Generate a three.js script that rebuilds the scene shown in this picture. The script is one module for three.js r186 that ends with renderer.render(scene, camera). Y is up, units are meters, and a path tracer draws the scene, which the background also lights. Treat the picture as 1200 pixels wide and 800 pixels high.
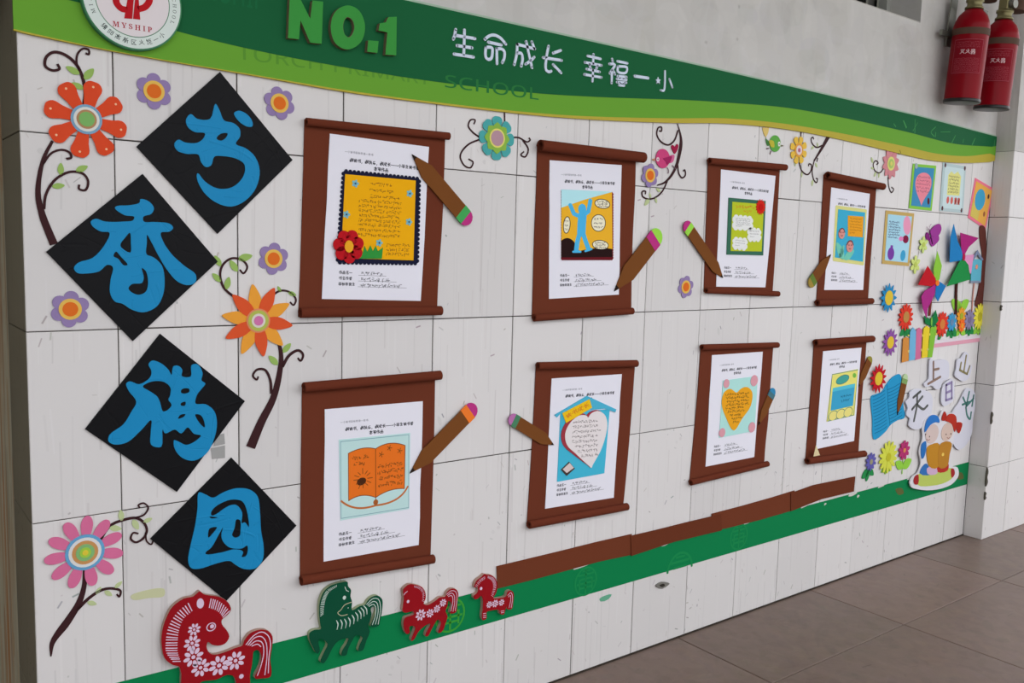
import * as THREE from 'three';
import { FontLoader } from 'three/addons/loaders/FontLoader.js';
import { TextGeometry } from 'three/addons/geometries/TextGeometry.js';
import { RoundedBoxGeometry } from 'three/addons/geometries/RoundedBoxGeometry.js';
import { mergeGeometries } from 'three/addons/utils/BufferGeometryUtils.js';

// ---------------------------------------------------------------- camera, sky, exposure
const scene = new THREE.Scene();
const camera = new THREE.PerspectiveCamera(42.1682, 1.5, 0.05, 60);
camera.position.set(-0.3568, 1.0179, 1.5102);
camera.rotation.set(-0.10592, -0.65405, 0.02669, 'YXZ');
const renderer = new THREE.WebGLRenderer({ antialias: true });
renderer.toneMapping = THREE.LinearToneMapping;
renderer.toneMappingExposure = 1.0;
renderer.shadowMap.enabled = true;
const SKY = 4.2;
{ // overcast sky: brighter towards the zenith, the same all round
  const W = 64, H = 32, d = new Float32Array(W * H * 4);
  for (let y = 0; y < H; y++) for (let x = 0; x < W; x++) {
    const s = Math.sin(((y + 0.5) / H - 0.5) * Math.PI), l = s > 0 ? (1 + 2 * s) / 3 : 1 / 3, i = (y * W + x) * 4;
    d[i] = l * 0.98; d[i + 1] = l; d[i + 2] = l * 1.05; d[i + 3] = 1;
  }
  const t = new THREE.DataTexture(d, W, H, THREE.RGBAFormat, THREE.FloatType);
  t.mapping = THREE.EquirectangularReflectionMapping; t.magFilter = t.minFilter = THREE.LinearFilter; t.needsUpdate = true;
  scene.background = t; scene.environment = t;
  scene.backgroundIntensity = SKY; scene.environmentIntensity = SKY;
}

// ---------------------------------------------------------------- helpers
let seed = 7;
const rnd = () => { seed = (seed * 1664525 + 1013904223) >>> 0; return seed / 4294967296; };
const jit = (a) => (rnd() - 0.5) * 2 * a;
const lin = (v) => { v /= 255; return v <= 0.04045 ? v / 12.92 : Math.pow((v + 0.055) / 1.055, 2.4); };
const LIT = 0.72;                                            // a white of this share of sRGB 255 under the corridor's light
const C = (r, g, b, lit = 0.84) => new THREE.Color().setRGB(Math.min(0.9, lin(r) / lit), Math.min(0.9, lin(g) / lit), Math.min(0.9, lin(b) / lit));
function tex(canvas, rx = 0, ry = 0, srgb = true) {
  const t = new THREE.CanvasTexture(canvas);
  if (srgb) t.colorSpace = THREE.SRGBColorSpace;
  if (rx) { t.wrapS = t.wrapT = THREE.RepeatWrapping; t.repeat.set(rx, ry); }
  return t;
}
function canvas(w, h, draw) { const c = document.createElement('canvas'); c.width = w; c.height = h; draw(c.getContext('2d'), w, h); return c; }
const grain = canvas(256, 256, (g, w, h) => {                 // fine tooth of foam and paper
  const im = g.createImageData(w, h);
  for (let i = 0; i < w * h; i++) { const v = 110 + rnd() * 70; im.data.set([v, v, v, 255], i * 4); }
  g.putImageData(im, 0, 0);
});
const grainTex = tex(grain, 30, 30, false);
const mats = {};
function M(kind, r, g, b) {
  const k = kind + [r, g, b];
  if (mats[k]) return mats[k];
  const o = { color: C(r, g, b), specularIntensity: 0.08 };
  if (kind === 'foam') Object.assign(o, { roughness: 0.85, bumpMap: grainTex, bumpScale: 0.0003 });
  if (kind === 'paper') Object.assign(o, { roughness: 0.9, bumpMap: grainTex, bumpScale: 0.0001 });
  if (kind === 'vinyl') Object.assign(o, { roughness: 0.55 });
  if (kind === 'gloss') Object.assign(o, { roughness: 0.3, specularIntensity: 0.6 });
  if (kind === 'film') return mats[k] = new THREE.MeshPhysicalMaterial({ color: C(r, g, b), roughness: 0.5, specularIntensity: 0.14, clearcoat: 0.03, clearcoatRoughness: 0.12, bumpMap: wrinkTex, bumpScale: 0.002 });
  if (kind === 'metal') Object.assign(o, { roughness: 0.4, metalness: 0.7 });
  return mats[k] = new THREE.MeshPhysicalMaterial(o);
}
const wrinkTex = tex(canvas(512, 512, (g, w, h) => {          // the creases of the clear film over the black panels
  g.fillStyle = '#808080'; g.fillRect(0, 0, w, h);
  for (let i = 0; i < 90; i++) {
    const x = rnd() * w, y = rnd() * h, a = rnd() * 6.3, l = 20 + rnd() * 120;
    g.strokeStyle = rnd() > 0.5 ? 'rgba(255,255,255,.35)' : 'rgba(0,0,0,.3)'; g.lineWidth = 1 + rnd() * 5;
    g.beginPath(); g.moveTo(x, y); g.quadraticCurveTo(x + Math.cos(a) * l / 2 + jit(15), y + Math.sin(a) * l / 2 + jit(15), x + Math.cos(a) * l, y + Math.sin(a) * l); g.stroke();
  }
}), 3, 3, false);

const taken = {};
function numbered(n) { const k = taken[n] = (taken[n] ?? -1) + 1; return k ? n + '_' + String(k).padStart(3, '0') : n; }
// a Group at [x, y, z] on the wall; its parts are given in wall coordinates and moved into it
function thing(name, label, category, [x, y, z = 0], group) {
  const o = new THREE.Group(); o.name = numbered(name); o.position.set(x, y, z); o.userData = { label, category };
  if (group) o.userData.group = group;
  o.at = [x, y, z]; scene.add(o); return o;
}
const rootOf = (o) => { while (o.parent && o.parent !== scene) o = o.parent; return o; };
function part(parent, name, geo, mat, label) {
  const at = rootOf(parent).at || [0, 0, 0];
  if (Array.isArray(geo)) geo = geo.length > 1 ? mergeGeometries(geo.map((g) => (g.index ? g.toNonIndexed() : g))) : geo[0];
  geo.translate(-at[0], -at[1], -at[2]);
  const m = new THREE.Mesh(geo, mat); m.name = name; m.castShadow = m.receiveShadow = true;
  if (label) m.userData.label = label;
  parent.add(m); return m;
}
function struct(name, geo, mat, parent) {
  if (Array.isArray(geo)) geo = mergeGeometries(geo.map((g) => (g.index ? g.toNonIndexed() : g)));
  const m = new THREE.Mesh(geo, mat); m.name = name; m.castShadow = m.receiveShadow = true;
  if (!parent) m.userData.kind = 'structure';
  (parent || scene).add(m); return m;
}
function structGroup(name) { const g = new THREE.Group(); g.name = name; g.userData.kind = 'structure'; scene.add(g); return g; }
function box(x0, x1, y0, y1, z0, z1) { const g = new THREE.BoxGeometry(x1 - x0, y1 - y0, z1 - z0); g.translate((x0 + x1) / 2, (y0 + y1) / 2, (z0 + z1) / 2); return g; }
// Catmull-Rom through points
function curve(pts, closed = false, n = 5) {
  const c = new THREE.CatmullRomCurve3(pts.map((p) => new THREE.Vector3(p[0], p[1], 0)), closed, 'centripetal');
  const r = c.getPoints(n * (closed ? pts.length : pts.length - 1)).map((v) => [v.x, v.y]);
  if (closed) r.pop();
  return r;
}
// a flat piece with thickness t, its back at height z, outline in wall coordinates
function plate(pts, z, t, { holes = [], bevel = 0 } = {}) {
  const s = new THREE.Shape(pts.map((p) => new THREE.Vector2(p[0], p[1])));
  for (const h of holes) s.holes.push(new THREE.Path(h.map((p) => new THREE.Vector2(p[0], p[1]))));
  const g = new THREE.ExtrudeGeometry(s, { depth: bevel ? t - bevel : t, bevelEnabled: bevel > 0, bevelThickness: bevel, bevelSize: bevel, bevelOffset: -bevel, bevelSegments: 1, curveSegments: 8 });
  g.translate(0, 0, z); return g;
}
const blob = (pts, z, t, o = {}) => plate(curve(pts, true, o.n || 5), z, t, o);
// a tapering ribbon along points, as the painted branches are
function ribbon(pts, w0, w1, z, t, n = 6, wm) {
  const p = curve(pts, false, n), L = [], R = [], N = p.length - 1;
  for (let i = 0; i <= N; i++) {
    const a = p[Math.max(0, i - 1)], b = p[Math.min(N, i + 1)], l = Math.hypot(b[0] - a[0], b[1] - a[1]) || 1, u = i / N;
    const w = wm === undefined ? w0 + (w1 - w0) * u : u < 0.35 ? w0 + (wm - w0) * u / 0.35 : wm + (w1 - wm) * (u - 0.35) / 0.65;
    const nx = -(b[1] - a[1]) / l * w / 2, ny = (b[0] - a[0]) / l * w / 2;
    L.push([p[i][0] + nx, p[i][1] + ny]); R.push([p[i][0] - nx, p[i][1] - ny]);
  }
  const pos = [], idx = [], uv = [];
  for (let i = 0; i <= N; i++) for (const [q, zz] of [[L[i], z], [R[i], z], [L[i], z + t], [R[i], z + t]]) { pos.push(q[0], q[1], zz); uv.push(q[0], q[1]); }
  const quad = (a, b, c, d) => idx.push(a, b, c, a, c, d);
  for (let i = 0; i < N; i++) { const a = i * 4, b = a + 4; quad(a + 2, a + 3, b + 3, b + 2); quad(a + 0, a + 2, b + 2, b + 0); quad(a + 3, a + 1, b + 1, b + 3); quad(a + 1, a, b, b + 1); }
  quad(0, 1, 3, 2); const e = N * 4; quad(e + 1, e, e + 2, e + 3);
  const g = new THREE.BufferGeometry();
  g.setAttribute('position', new THREE.Float32BufferAttribute(pos, 3)); g.setAttribute('uv', new THREE.Float32BufferAttribute(uv, 2)); g.setIndex(idx);
  const f = g.toNonIndexed(); f.computeVertexNormals(); return f;
}
const disc = (x, y, r, z, t, n = 20) => plate(Array.from({ length: n }, (_, i) => [x + r * Math.cos(i / n * 6.2832), y + r * Math.sin(i / n * 6.2832)]), z, t);
const oval = (x, y, rx, ry, rot, z, t, n = 16) => plate(Array.from({ length: n }, (_, i) => {
  const a = i / n * 6.2832, u = rx * Math.cos(a), v = ry * Math.sin(a);
  return [x + u * Math.cos(rot) - v * Math.sin(rot), y + u * Math.sin(rot) + v * Math.cos(rot)];
}), z, t);
// round-ended strokes of a hand-cut character
function strokes(list, w, z, t) {
  return list.flatMap((s) => { const [a, b] = [s[0], s[s.length - 1]]; return [ribbon(s, w, w, z, t, 4), disc(a[0], a[1], w / 2, z, t, 10), disc(b[0], b[1], w / 2, z, t, 10)]; });
}
// leaf between two points
function leafShape(a, b, w, z, t) {
  const dx = b[0] - a[0], dy = b[1] - a[1], q = (u, v) => [a[0] + dx * u - dy * v * w, a[1] + dy * u + dx * v * w];
  return blob([q(0, 0), q(0.3, 0.8), q(0.65, 0.75), q(1, 0), q(0.65, -0.75), q(0.3, -0.8)], z, t, { n: 3 });
}
function leaves(t, pairs, mat, z, th, w = 0.28) { for (const [a, b] of pairs) part(t, 'leaf', leafShape(a, b, w, z, th), mat); }
// petal outlines in polar form about a centre
function petalPts(x, y, a, r0, r1, w, type) {
  const q = (r, s) => [x + r * Math.cos(a) - s * Math.sin(a), y + r * Math.sin(a) + s * Math.cos(a)], m = (u) => r0 + (r1 - r0) * u;
  if (type === 'drop') return curve([q(r0, w * 0.4), q(m(0.45), w * 0.74), q(m(0.78), w), q(m(0.97), w * 0.6), q(r1, 0), q(m(0.97), -w * 0.6), q(m(0.78), -w), q(m(0.45), -w * 0.74), q(r0, -w * 0.4)], true, 3);
  if (type === 'point') return curve([q(r0, w * 0.55), q(m(0.4), w), q(m(0.75), w * 0.62), q(r1, 0), q(m(0.75), -w * 0.62), q(m(0.4), -w), q(r0, -w * 0.55)], true, 3);
  if (type === 'lobe') return Array.from({ length: 20 }, (_, i) => q(r1 - w + w * Math.cos(i * 0.3142), w * Math.sin(i * 0.3142)));
  return curve([q(r0, w * 0.5), q(m(0.35), w * 0.95), q(m(0.7), w * 0.95), q(m(0.95), w * 0.5), q(r1, 0), q(m(0.95), -w * 0.5), q(m(0.7), -w * 0.95), q(m(0.35), -w * 0.95), q(r0, -w * 0.5)], true, 3);
}
function flower(t, [x, y], z, { n, r0, r1, w, type = 'oval', mats: pm, rot = 0, rings = [], th = 0.0012, dots, sub }) {
  for (let i = 0; i < n; i++) {
    const a = rot + i / n * Math.PI * 2, p = part(t, 'petal', plate(petalPts(x, y, a, r0, r1, w, type), z + (i % 2) * th * 0.4, th), pm[i % pm.length]);
    if (dots) part(p, 'dot', disc(x + Math.cos(a) * r1 * 0.86, y + Math.sin(a) * r1 * 0.86, dots[0], z + th * 1.4, 0.0003, 8), dots[1]);
  }
  rings.forEach(([r, m], i) => part(t, 'flower_center', disc(x, y, r, z + th * (1.4 + i * 0.4), th * 0.5, 24), m));
}
// ---- hand-written characters on a 10 x 10 grid, for the small print
const HAN = {
  我: '52-08|04-94|30-39-18|06-46|50-64-98-90|95-48|71-82', 读: '11-22|03-23-28-46|62-62-64|42-92|60-64|34-94-84|35-45|37-96|65-65-49|76-99', 书: '12-82-85|05-95-98-88|50-59|80-91', 快: '11-13|20-29|32-34|43-83-86|36-96|60-63-39|66-99',
  乐: '71-22-16-86|54-59-48|37-18|67-88', 成: '12-92|12-15-09|15-45-47-37|50-53-79-98|83-48|70-81', 长: '80-43|04-94|30-39-57|44-98', 一: '05-95', 小: '50-59-48|23-06|73-96', 生: '30-13|22-83|25-75|18-88|50-58',
  绵: '30-12-33-15-35|18-37|70-52|51-91-95-55-51|53-93|46-96|46-48|96-98-88|70-79', 阳: '11-19|11-41-34-46-38|61-91-98-68-61|64-94', 高: '50-51|02-92|33-63-64-34-33|15-19|15-85-89|37-67-68-38-37', 新: '30-31|12-52|23-24|43-44|05-55|30-39|16-08|46-58|80-61-66-49|64-94|84-89',
  区: '11-91|11-19-99|33-78|73-38', 火: '50-55-08|55-98|22-34|72-65', 炬: '20-29-08|11-13|32-34|51-91|51-59-99|53-83-86-56', 灭: '11-91|52-55-08|55-98|23-35|73-65', 器: '11-31-33-13-11|61-81-83-63-61|05-95|50-55|55-17|55-97|17-37-39-19-17|67-87-89-69-67',
  校: '03-43|20-29|22-06|24-46|60-61|43-93|53-44|73-84|54-98|84-49', 学: '10-21|40-42|80-61|04-03-93-94|25-75-56|56-59-48|07-97', 年: '20-04|12-92|24-84|24-27|07-97|50-59', 级: '30-13-33-15-35|18-37|41-81-64-94-58|51-54-39|56-99', 名: '40-13|31-81-36|34-45|36-86-89-39-36', 作: '30-05|23-29|60-44|52-92|62-69|65-95|67-97', 者: '12-82|50-54|04-94|80-26|36-76-79-39-36|38-78',
  赛: '50-51|02-01-91-92|23-83|35-85|16-96|33-36|73-76|46-76-79|49-58-67|', 参: '50-22-72|61-72|03-93|54-17|54-97|65-36|67-38|79-29', 品: '31-71-74-34-31|05-45-49-09-05|55-95-99-59-55',
};
function han(g, text, x, y, s, lw) {                          // x, y: top left; s: size of a character
  g.lineWidth = lw; g.lineCap = g.lineJoin = 'round';
  for (const ch of text) {
    if (HAN[ch]) for (const st of HAN[ch].split('|')) { if (!st) continue; g.beginPath(); st.split('-').forEach((c, i) => g[i ? 'lineTo' : 'moveTo'](x + +c[0] * s / 10, y + +c[1] * s / 10)); g.stroke(); } else if (ch === '，') { g.beginPath(); g.moveTo(x + s * 0.2, y + s * 0.8); g.lineTo(x + s * 0.1, y + s); g.stroke(); } else if (ch === '—') { g.beginPath(); g.moveTo(x, y + s / 2); g.lineTo(x + s, y + s / 2); g.stroke(); }
    x += s * 1.08;
  }
}
function scrawl(g, x, y, w, s, lw) {                          // a line of handwriting too small to read
  g.lineWidth = lw; g.lineCap = 'round';
  for (let u = 0; u < w - s; u += s * 1.15) for (let k = 0; k < 4; k++) {
    const ax = x + u + rnd() * s, ay = y + rnd() * s, h = rnd() > 0.5;
    g.beginPath(); g.moveTo(ax, ay); g.lineTo(ax + (h ? s * 0.6 : jit(s * 0.2)), ay + (h ? jit(s * 0.15) : s * 0.5)); g.stroke();
  }
}
// a printed sheet: quad corners top-left, top-right, bottom-right, bottom-left; the print covers it once
function sheet(parent, name, quad, z, t, [w, h], draw, kind = 'paper', outline) {
  const g = plate(outline || quad, z, t), uv = g.attributes.uv, pos = g.attributes.position, [tl, tr, br, bl] = quad;
  const ux = (tr[0] - tl[0] + br[0] - bl[0]) / 2, uy = (tr[1] - tl[1] + br[1] - bl[1]) / 2, vx = (tl[0] - bl[0] + tr[0] - br[0]) / 2, vy = (tl[1] - bl[1] + tr[1] - br[1]) / 2, det = ux * vy - uy * vx;
  const ox = (tl[0] + tr[0] + br[0] + bl[0]) / 4, oy = (tl[1] + tr[1] + br[1] + bl[1]) / 4;
  for (let i = 0; i < pos.count; i++) {
    const dx = pos.getX(i) - ox, dy = pos.getY(i) - oy;
    uv.setXY(i, 0.5 + (dx * vy - dy * vx) / det, 0.5 + (dy * ux - dx * uy) / det);
  }
  const m = draw.isMaterial ? draw : new THREE.MeshPhysicalMaterial({ map: tex(canvas(w, h, draw)), specularIntensity: 0.1, roughness: 0.9 });
  return part(parent, name, g, m);
}
const css = (r, g, b, lit = 0.8) => { const c = C(r, g, b, lit).convertLinearToSRGB(); return `rgb(${Math.round(c.r * 255)},${Math.round(c.g * 255)},${Math.round(c.b * 255)})`; };

// ---------------------------------------------------------------- the setting
const tileCanvas = (dirty) => canvas(1024, 1024, (g, w, h) => {
  g.fillStyle = css(193, 190, 188, LIT); g.fillRect(0, 0, w, h);
  for (let i = 0; i < 220; i++) {                             // faint vertical drag marks of the glaze
    const x = rnd() * w, y = rnd() * h, l = 60 + rnd() * 260;
    g.strokeStyle = rnd() > 0.45 ? `rgba(120,112,112,${0.03 + rnd() * 0.09})` : `rgba(255,255,255,${rnd() * 0.12})`; g.lineWidth = 1 + rnd() * 4;
    g.beginPath(); g.moveTo(x, y); g.lineTo(x + jit(5), y + l); g.stroke();
  }
  for (let i = 0; i < dirty; i++) {                           // scuffs and chips
    const x = rnd() * w, y = rnd() * h;
    g.strokeStyle = `rgba(${70 + rnd() * 40},${70 + rnd() * 30},${65 + rnd() * 30},${0.12 + rnd() * 0.35})`; g.lineWidth = 1 + rnd() * 3;
    g.beginPath(); g.moveTo(x, y); g.lineTo(x + jit(14), y + jit(18)); g.stroke();
    if (i % 9 === 0) { g.fillStyle = `rgba(110,108,100,${0.03 + rnd() * 0.06})`; g.beginPath(); g.ellipse(rnd() * w, rnd() * h, 3 + rnd() * 12, 2 + rnd() * 5, rnd() * 3, 0, 7); g.fill(); }
  }
});
const tileTone = [canvas, canvas].map((_, i) => tex(tileCanvas(i ? 130 : 45), 1 / 0.8, 1 / 0.8));
const tileMat = [0, 1].flatMap((i) => [1, 0.965, 0.93].map((v) => new THREE.MeshPhysicalMaterial({ map: tileTone[i], color: new THREE.Color(v, v, v * 1.003), roughness: 0.42, specularIntensity: 0.35 })));
const groutMat = M('paper', 62, 58, 54);
const plasterTex = tex(canvas(512, 512, (g, w, h) => {
  g.fillStyle = css(170, 168, 165, LIT); g.fillRect(0, 0, w, h);
  for (let i = 0; i < 900; i++) { g.fillStyle = `rgba(${rnd() > 0.5 ? '255,255,255' : '120,115,108'},${rnd() * 0.05})`; g.beginPath(); g.ellipse(rnd() * w, rnd() * h, 3 + rnd() * 30, 3 + rnd() * 30, 0, 0, 7); g.fill(); }
  for (let i = 0; i < 14; i++) { g.fillStyle = 'rgba(110,105,100,.25)'; g.fillRect(rnd() * w, rnd() * h, 2 + rnd() * 3, 2 + rnd() * 4); }
}), 1 / 1.2, 1 / 1.2);
const plaster = new THREE.MeshPhysicalMaterial({ map: plasterTex, roughness: 0.9, specularIntensity: 0.3 });
const WX0 = -0.13, PX = 2.936, PZ = 0.068, TOP = 1.4;
function tile(parent, x0, x1, y0, y1, mat, place) {           // a glazed tile with softened edges; place turns it onto its wall
  const g0 = 0.0007 + rnd() * 0.0005, w = x1 - x0 - g0 * 2, h = y1 - y0 - g0 * 2, b = 0.0009;
  const g = plate([[0, 0], [w, 0], [w, h], [0, h]], 0, 0.007, { bevel: b });
  const uv = g.attributes.uv, ou = rnd(), ov = rnd();
  for (let i = 0; i < uv.count; i++) uv.setXY(i, uv.getX(i) + ou, uv.getY(i) + ov);
  g.translate(x0 + g0, y0 + g0, -0.007 + jit(0.0003));
  if (place) g.applyMatrix4(place);
  struct('tile', g, mat, parent);
}
const rows = [0, 0.27, 0.57, 0.87, 1.17, TOP];
const joints = [WX0, 0.002, 0.199, 0.398, 0.599, 0.802, 1.004, 1.206, 1.407, 1.608, 1.803, 1.998, 2.188, 2.384, 2.585, 2.785, PX];
{
  const w = structGroup('wall_back');
  struct('mortar', box(WX0 + 0.002, PX + 0.3, 0, TOP, -0.2, -0.0022), groutMat, w);
  for (let r = 0; r < 5; r++) for (let c = 0; c < joints.length - 1; c++) tile(w, joints[c], joints[c + 1], rows[r], rows[r + 1], tileMat[(r < 2 ? 3 : 0) + Math.floor(rnd() * 3)]);
}
{ // the plastered wall above, with the opening of a window
  const s = new THREE.Shape([[-2.2, TOP], [5.6, TOP], [5.6, 2.8], [-2.2, 2.8]].map((p) => new THREE.Vector2(...p)));
  s.holes.push(new THREE.Path([[1.2, 1.748], [1.2, 2.4], [2.375, 2.4], [2.375, 1.748]].map((p) => new THREE.Vector2(...p))));
  const g = new THREE.ExtrudeGeometry(s, { depth: 0.2, bevelEnabled: false }); g.translate(0, 0, -0.2);
  struct('wall_back_upper', g, plaster);
  const win = structGroup('window_1'), fm = M('gloss', 150, 152, 146), sm = M('metal', 92, 92, 84);
  const z0 = -0.145, z1 = -0.105;
  struct('window_frame', [box(1.2, 1.24, 1.748, 2.4, z0, z1), box(2.355, 2.375, 1.748, 2.4, z0, z1), box(1.24, 2.355, 2.36, 2.4, z0, z1), box(1.24, 2.355, 1.748, 1.766, z0, z1)], fm, win);
  for (let i = 0; i < 18; i++) { const gg = new THREE.BoxGeometry(0.036, 0.594, 0.006); gg.rotateY(0.75); gg.translate(1.275 + i * 0.062, 2.063, -0.125); struct('slat', gg, sm, win); }
  struct('backing', box(1.2, 2.375, 1.748, 2.4, -0.199, -0.19), M('paper', 45, 45, 42), win);
  struct('window_sill', box(1.2, 2.375, 1.748, 1.752, -0.105, -0.002), M('paper', 165, 162, 156), win);
}
{ // shallow pillar, tiled like the wall
  const p = structGroup('pillar'), x1 = 3.52;
  struct('mortar', box(PX + 0.0022, x1, 0, TOP, -0.1, PZ - 0.0022), groutMat, p);
  struct('plaster', box(PX, x1, TOP, 2.8, -0.1, PZ), plaster, p);
  const side = new THREE.Matrix4().makeRotationY(-Math.PI / 2).setPosition(PX, 0, 0);
  for (let r = 0; r < 5; r++) {
    tile(p, 0, PZ, rows[r], rows[r + 1], tileMat[2], side);
    tile(p, PX, 3.107, rows[r], rows[r + 1], tileMat[1], new THREE.Matrix4().setPosition(0, 0, PZ));
    tile(p, 3.107, 3.31, rows[r], rows[r + 1], tileMat[0], new THREE.Matrix4().setPosition(0, 0, PZ));
    tile(p, 3.31, x1, rows[r], rows[r + 1], tileMat[0], new THREE.Matrix4().setPosition(0, 0, PZ));
  }
  // plaster knocked off the corner
  const chip = M('paper', 78, 74, 66);
  for (const [y, h] of [[0.43, 0.045], [0.2, 0.07], [0.15, 0.03], [0.84, 0.02]]) struct('chipped_edge', blob([[PX - 0.001, y], [PX + 0.006 + rnd() * 0.006, y + h * 0.2], [PX + 0.004, y + h * 0.5], [PX + 0.008 + rnd() * 0.004, y + h * 0.75], [PX - 0.001, y + h]], PZ - 0.004, 0.0046, { n: 3 }), chip, p);
  const w = structGroup('wall_back_end');
  struct('mortar', box(x1, 5.6, 0, TOP, -0.2, -0.0022), groutMat, w);
  for (let r = 0; r < 5; r++) for (let x = x1; x < 5.5; x += 0.2) tile(w, x, x + 0.2, rows[r], rows[r + 1], tileMat[Math.floor(rnd() * 3)]);
}
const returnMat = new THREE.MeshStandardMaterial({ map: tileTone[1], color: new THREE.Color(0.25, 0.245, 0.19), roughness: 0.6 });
{ // the end of the wall turns back into a doorway
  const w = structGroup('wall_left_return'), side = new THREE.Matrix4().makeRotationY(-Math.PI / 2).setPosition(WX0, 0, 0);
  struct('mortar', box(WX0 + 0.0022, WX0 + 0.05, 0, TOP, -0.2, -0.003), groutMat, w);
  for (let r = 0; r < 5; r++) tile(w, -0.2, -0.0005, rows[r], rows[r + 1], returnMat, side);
  const rust = new THREE.MeshStandardMaterial({ roughness: 0.75, map: tex(canvas(512, 1024, (g, ww, h) => {
    g.fillStyle = css(132, 126, 106, LIT); g.fillRect(0, 0, ww, h);
    for (let i = 0; i < 600; i++) { const a = rnd(); g.fillStyle = a > 0.6 ? `rgba(136,80,36,${rnd() * 0.4})` : a > 0.25 ? `rgba(70,62,50,${rnd() * 0.2})` : `rgba(150,148,135,${rnd() * 0.25})`; g.beginPath(); g.ellipse(rnd() * ww, Math.pow(rnd(), 0.6) * h, 3 + rnd() * 26, 4 + rnd() * 50, jit(0.3), 0, 7); g.fill(); }
    for (let i = 0; i < 120; i++) { g.fillStyle = `rgba(95,48,20,${0.2 + rnd() * 0.5})`; g.beginPath(); g.ellipse(rnd() * ww, rnd() * h, 1 + rnd() * 5, 1 + rnd() * 7, 0, 0, 7); g.fill(); }
  }), 1 / 0.9, 1 / 2.1) });
  const d = structGroup('door_1');
  struct('door_leaf', plate([[-1.03, 0.02], [-0.165, 0.02], [-0.165, 2.05], [-1.03, 2.05]], -0.215, 0.035), rust, d);
  struct('door_frame', [box(-0.163, WX0 + 0.001, 0, 2.1, -0.23, -0.172), box(-1.08, -1.035, 0, 2.1, -0.23, -0.172), box(-1.035, -0.163, 2.052, 2.1, -0.23, -0.172)], rust, d);
  struct('wall_left', box(-2.2, -1.08, 0, TOP, -0.2, 0), plaster);
}
const floorTex = [0, 1, 2].map((k) => tex(canvas(512, 512, (g, w, h) => {
  g.fillStyle = css(101 + k * 3, 86 + k * 2, 78 + k * 2, LIT); g.fillRect(0, 0, w, h);
  for (let i = 0; i < 1500; i++) { g.fillStyle = `rgba(${rnd() > 0.5 ? '150,132,120' : '70,58,52'},${rnd() * 0.07})`; g.beginPath(); g.ellipse(rnd() * w, rnd() * h, 2 + rnd() * 30, 2 + rnd() * 12, rnd() * 3, 0, 7); g.fill(); }
  for (let i = 0; i < 16; i++) { g.strokeStyle = `rgba(50,42,38,${rnd() * 0.35})`; g.lineWidth = 1 + rnd() * 2; const x = rnd() * w, y = rnd() * h; g.beginPath(); g.moveTo(x, y); g.lineTo(x + jit(30), y + jit(12)); g.stroke(); }
}), 1 / 0.6, 1 / 0.6));
{
  const f = structGroup('floor');
  struct('mortar', box(-2.2, 5.6, -0.15, -0.003, -0.3, 2.4), M('paper', 70, 60, 54), f);
  const fm = floorTex.map((t) => new THREE.MeshPhysicalMaterial({ map: t, roughness: 0.36, specularIntensity: 0.32 }));
  const lay = new THREE.Matrix4().makeRotationX(-Math.PI / 2), zs = [-0.3, 0.3, 0.9, 1.5, 2.1, 2.4];
  for (let r = 0; r < 5; r++) for (let c = 0; c < 13; c++) {
    const x0 = 1.975 + (c - 7) * 0.594, x1 = Math.min(5.6, x0 + 0.594), b = 0.0012, w = x1 - x0 - 0.003, h = zs[r + 1] - zs[r] - 0.003;
    if (w < 0.02) continue;
    const g = plate([[0, 0], [w, 0], [w, h], [0, h]], 0, 0.008, { bevel: b });
    g.translate(x0 + 0.0015, -zs[r + 1] + 0.0015, -0.008); g.applyMatrix4(lay);
    struct('tile', g, fm[Math.floor(rnd() * 3)], f);
  }
  struct('ground', box(-12, 16, -0.3, -0.16, -1, 20), M('paper', 150, 148, 142));
  struct('ceiling', box(-2.2, 5.6, 2.8, 2.95, -0.3, 2.5), plaster);
  struct('wall_corridor_end', box(-2.3, -2.2, 0, 2.8, -0.3, 2.5), plaster);
  struct('parapet_wall', box(-2.2, 5.6, 0, 0.6, 2.4, 2.5), plaster);
  struct('trim_1', box(0.0, PX, 0, 0.004, 0.0, 0.003), M('paper', 58, 52, 46));   // the dark dirt line where wall meets floor
}

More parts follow.
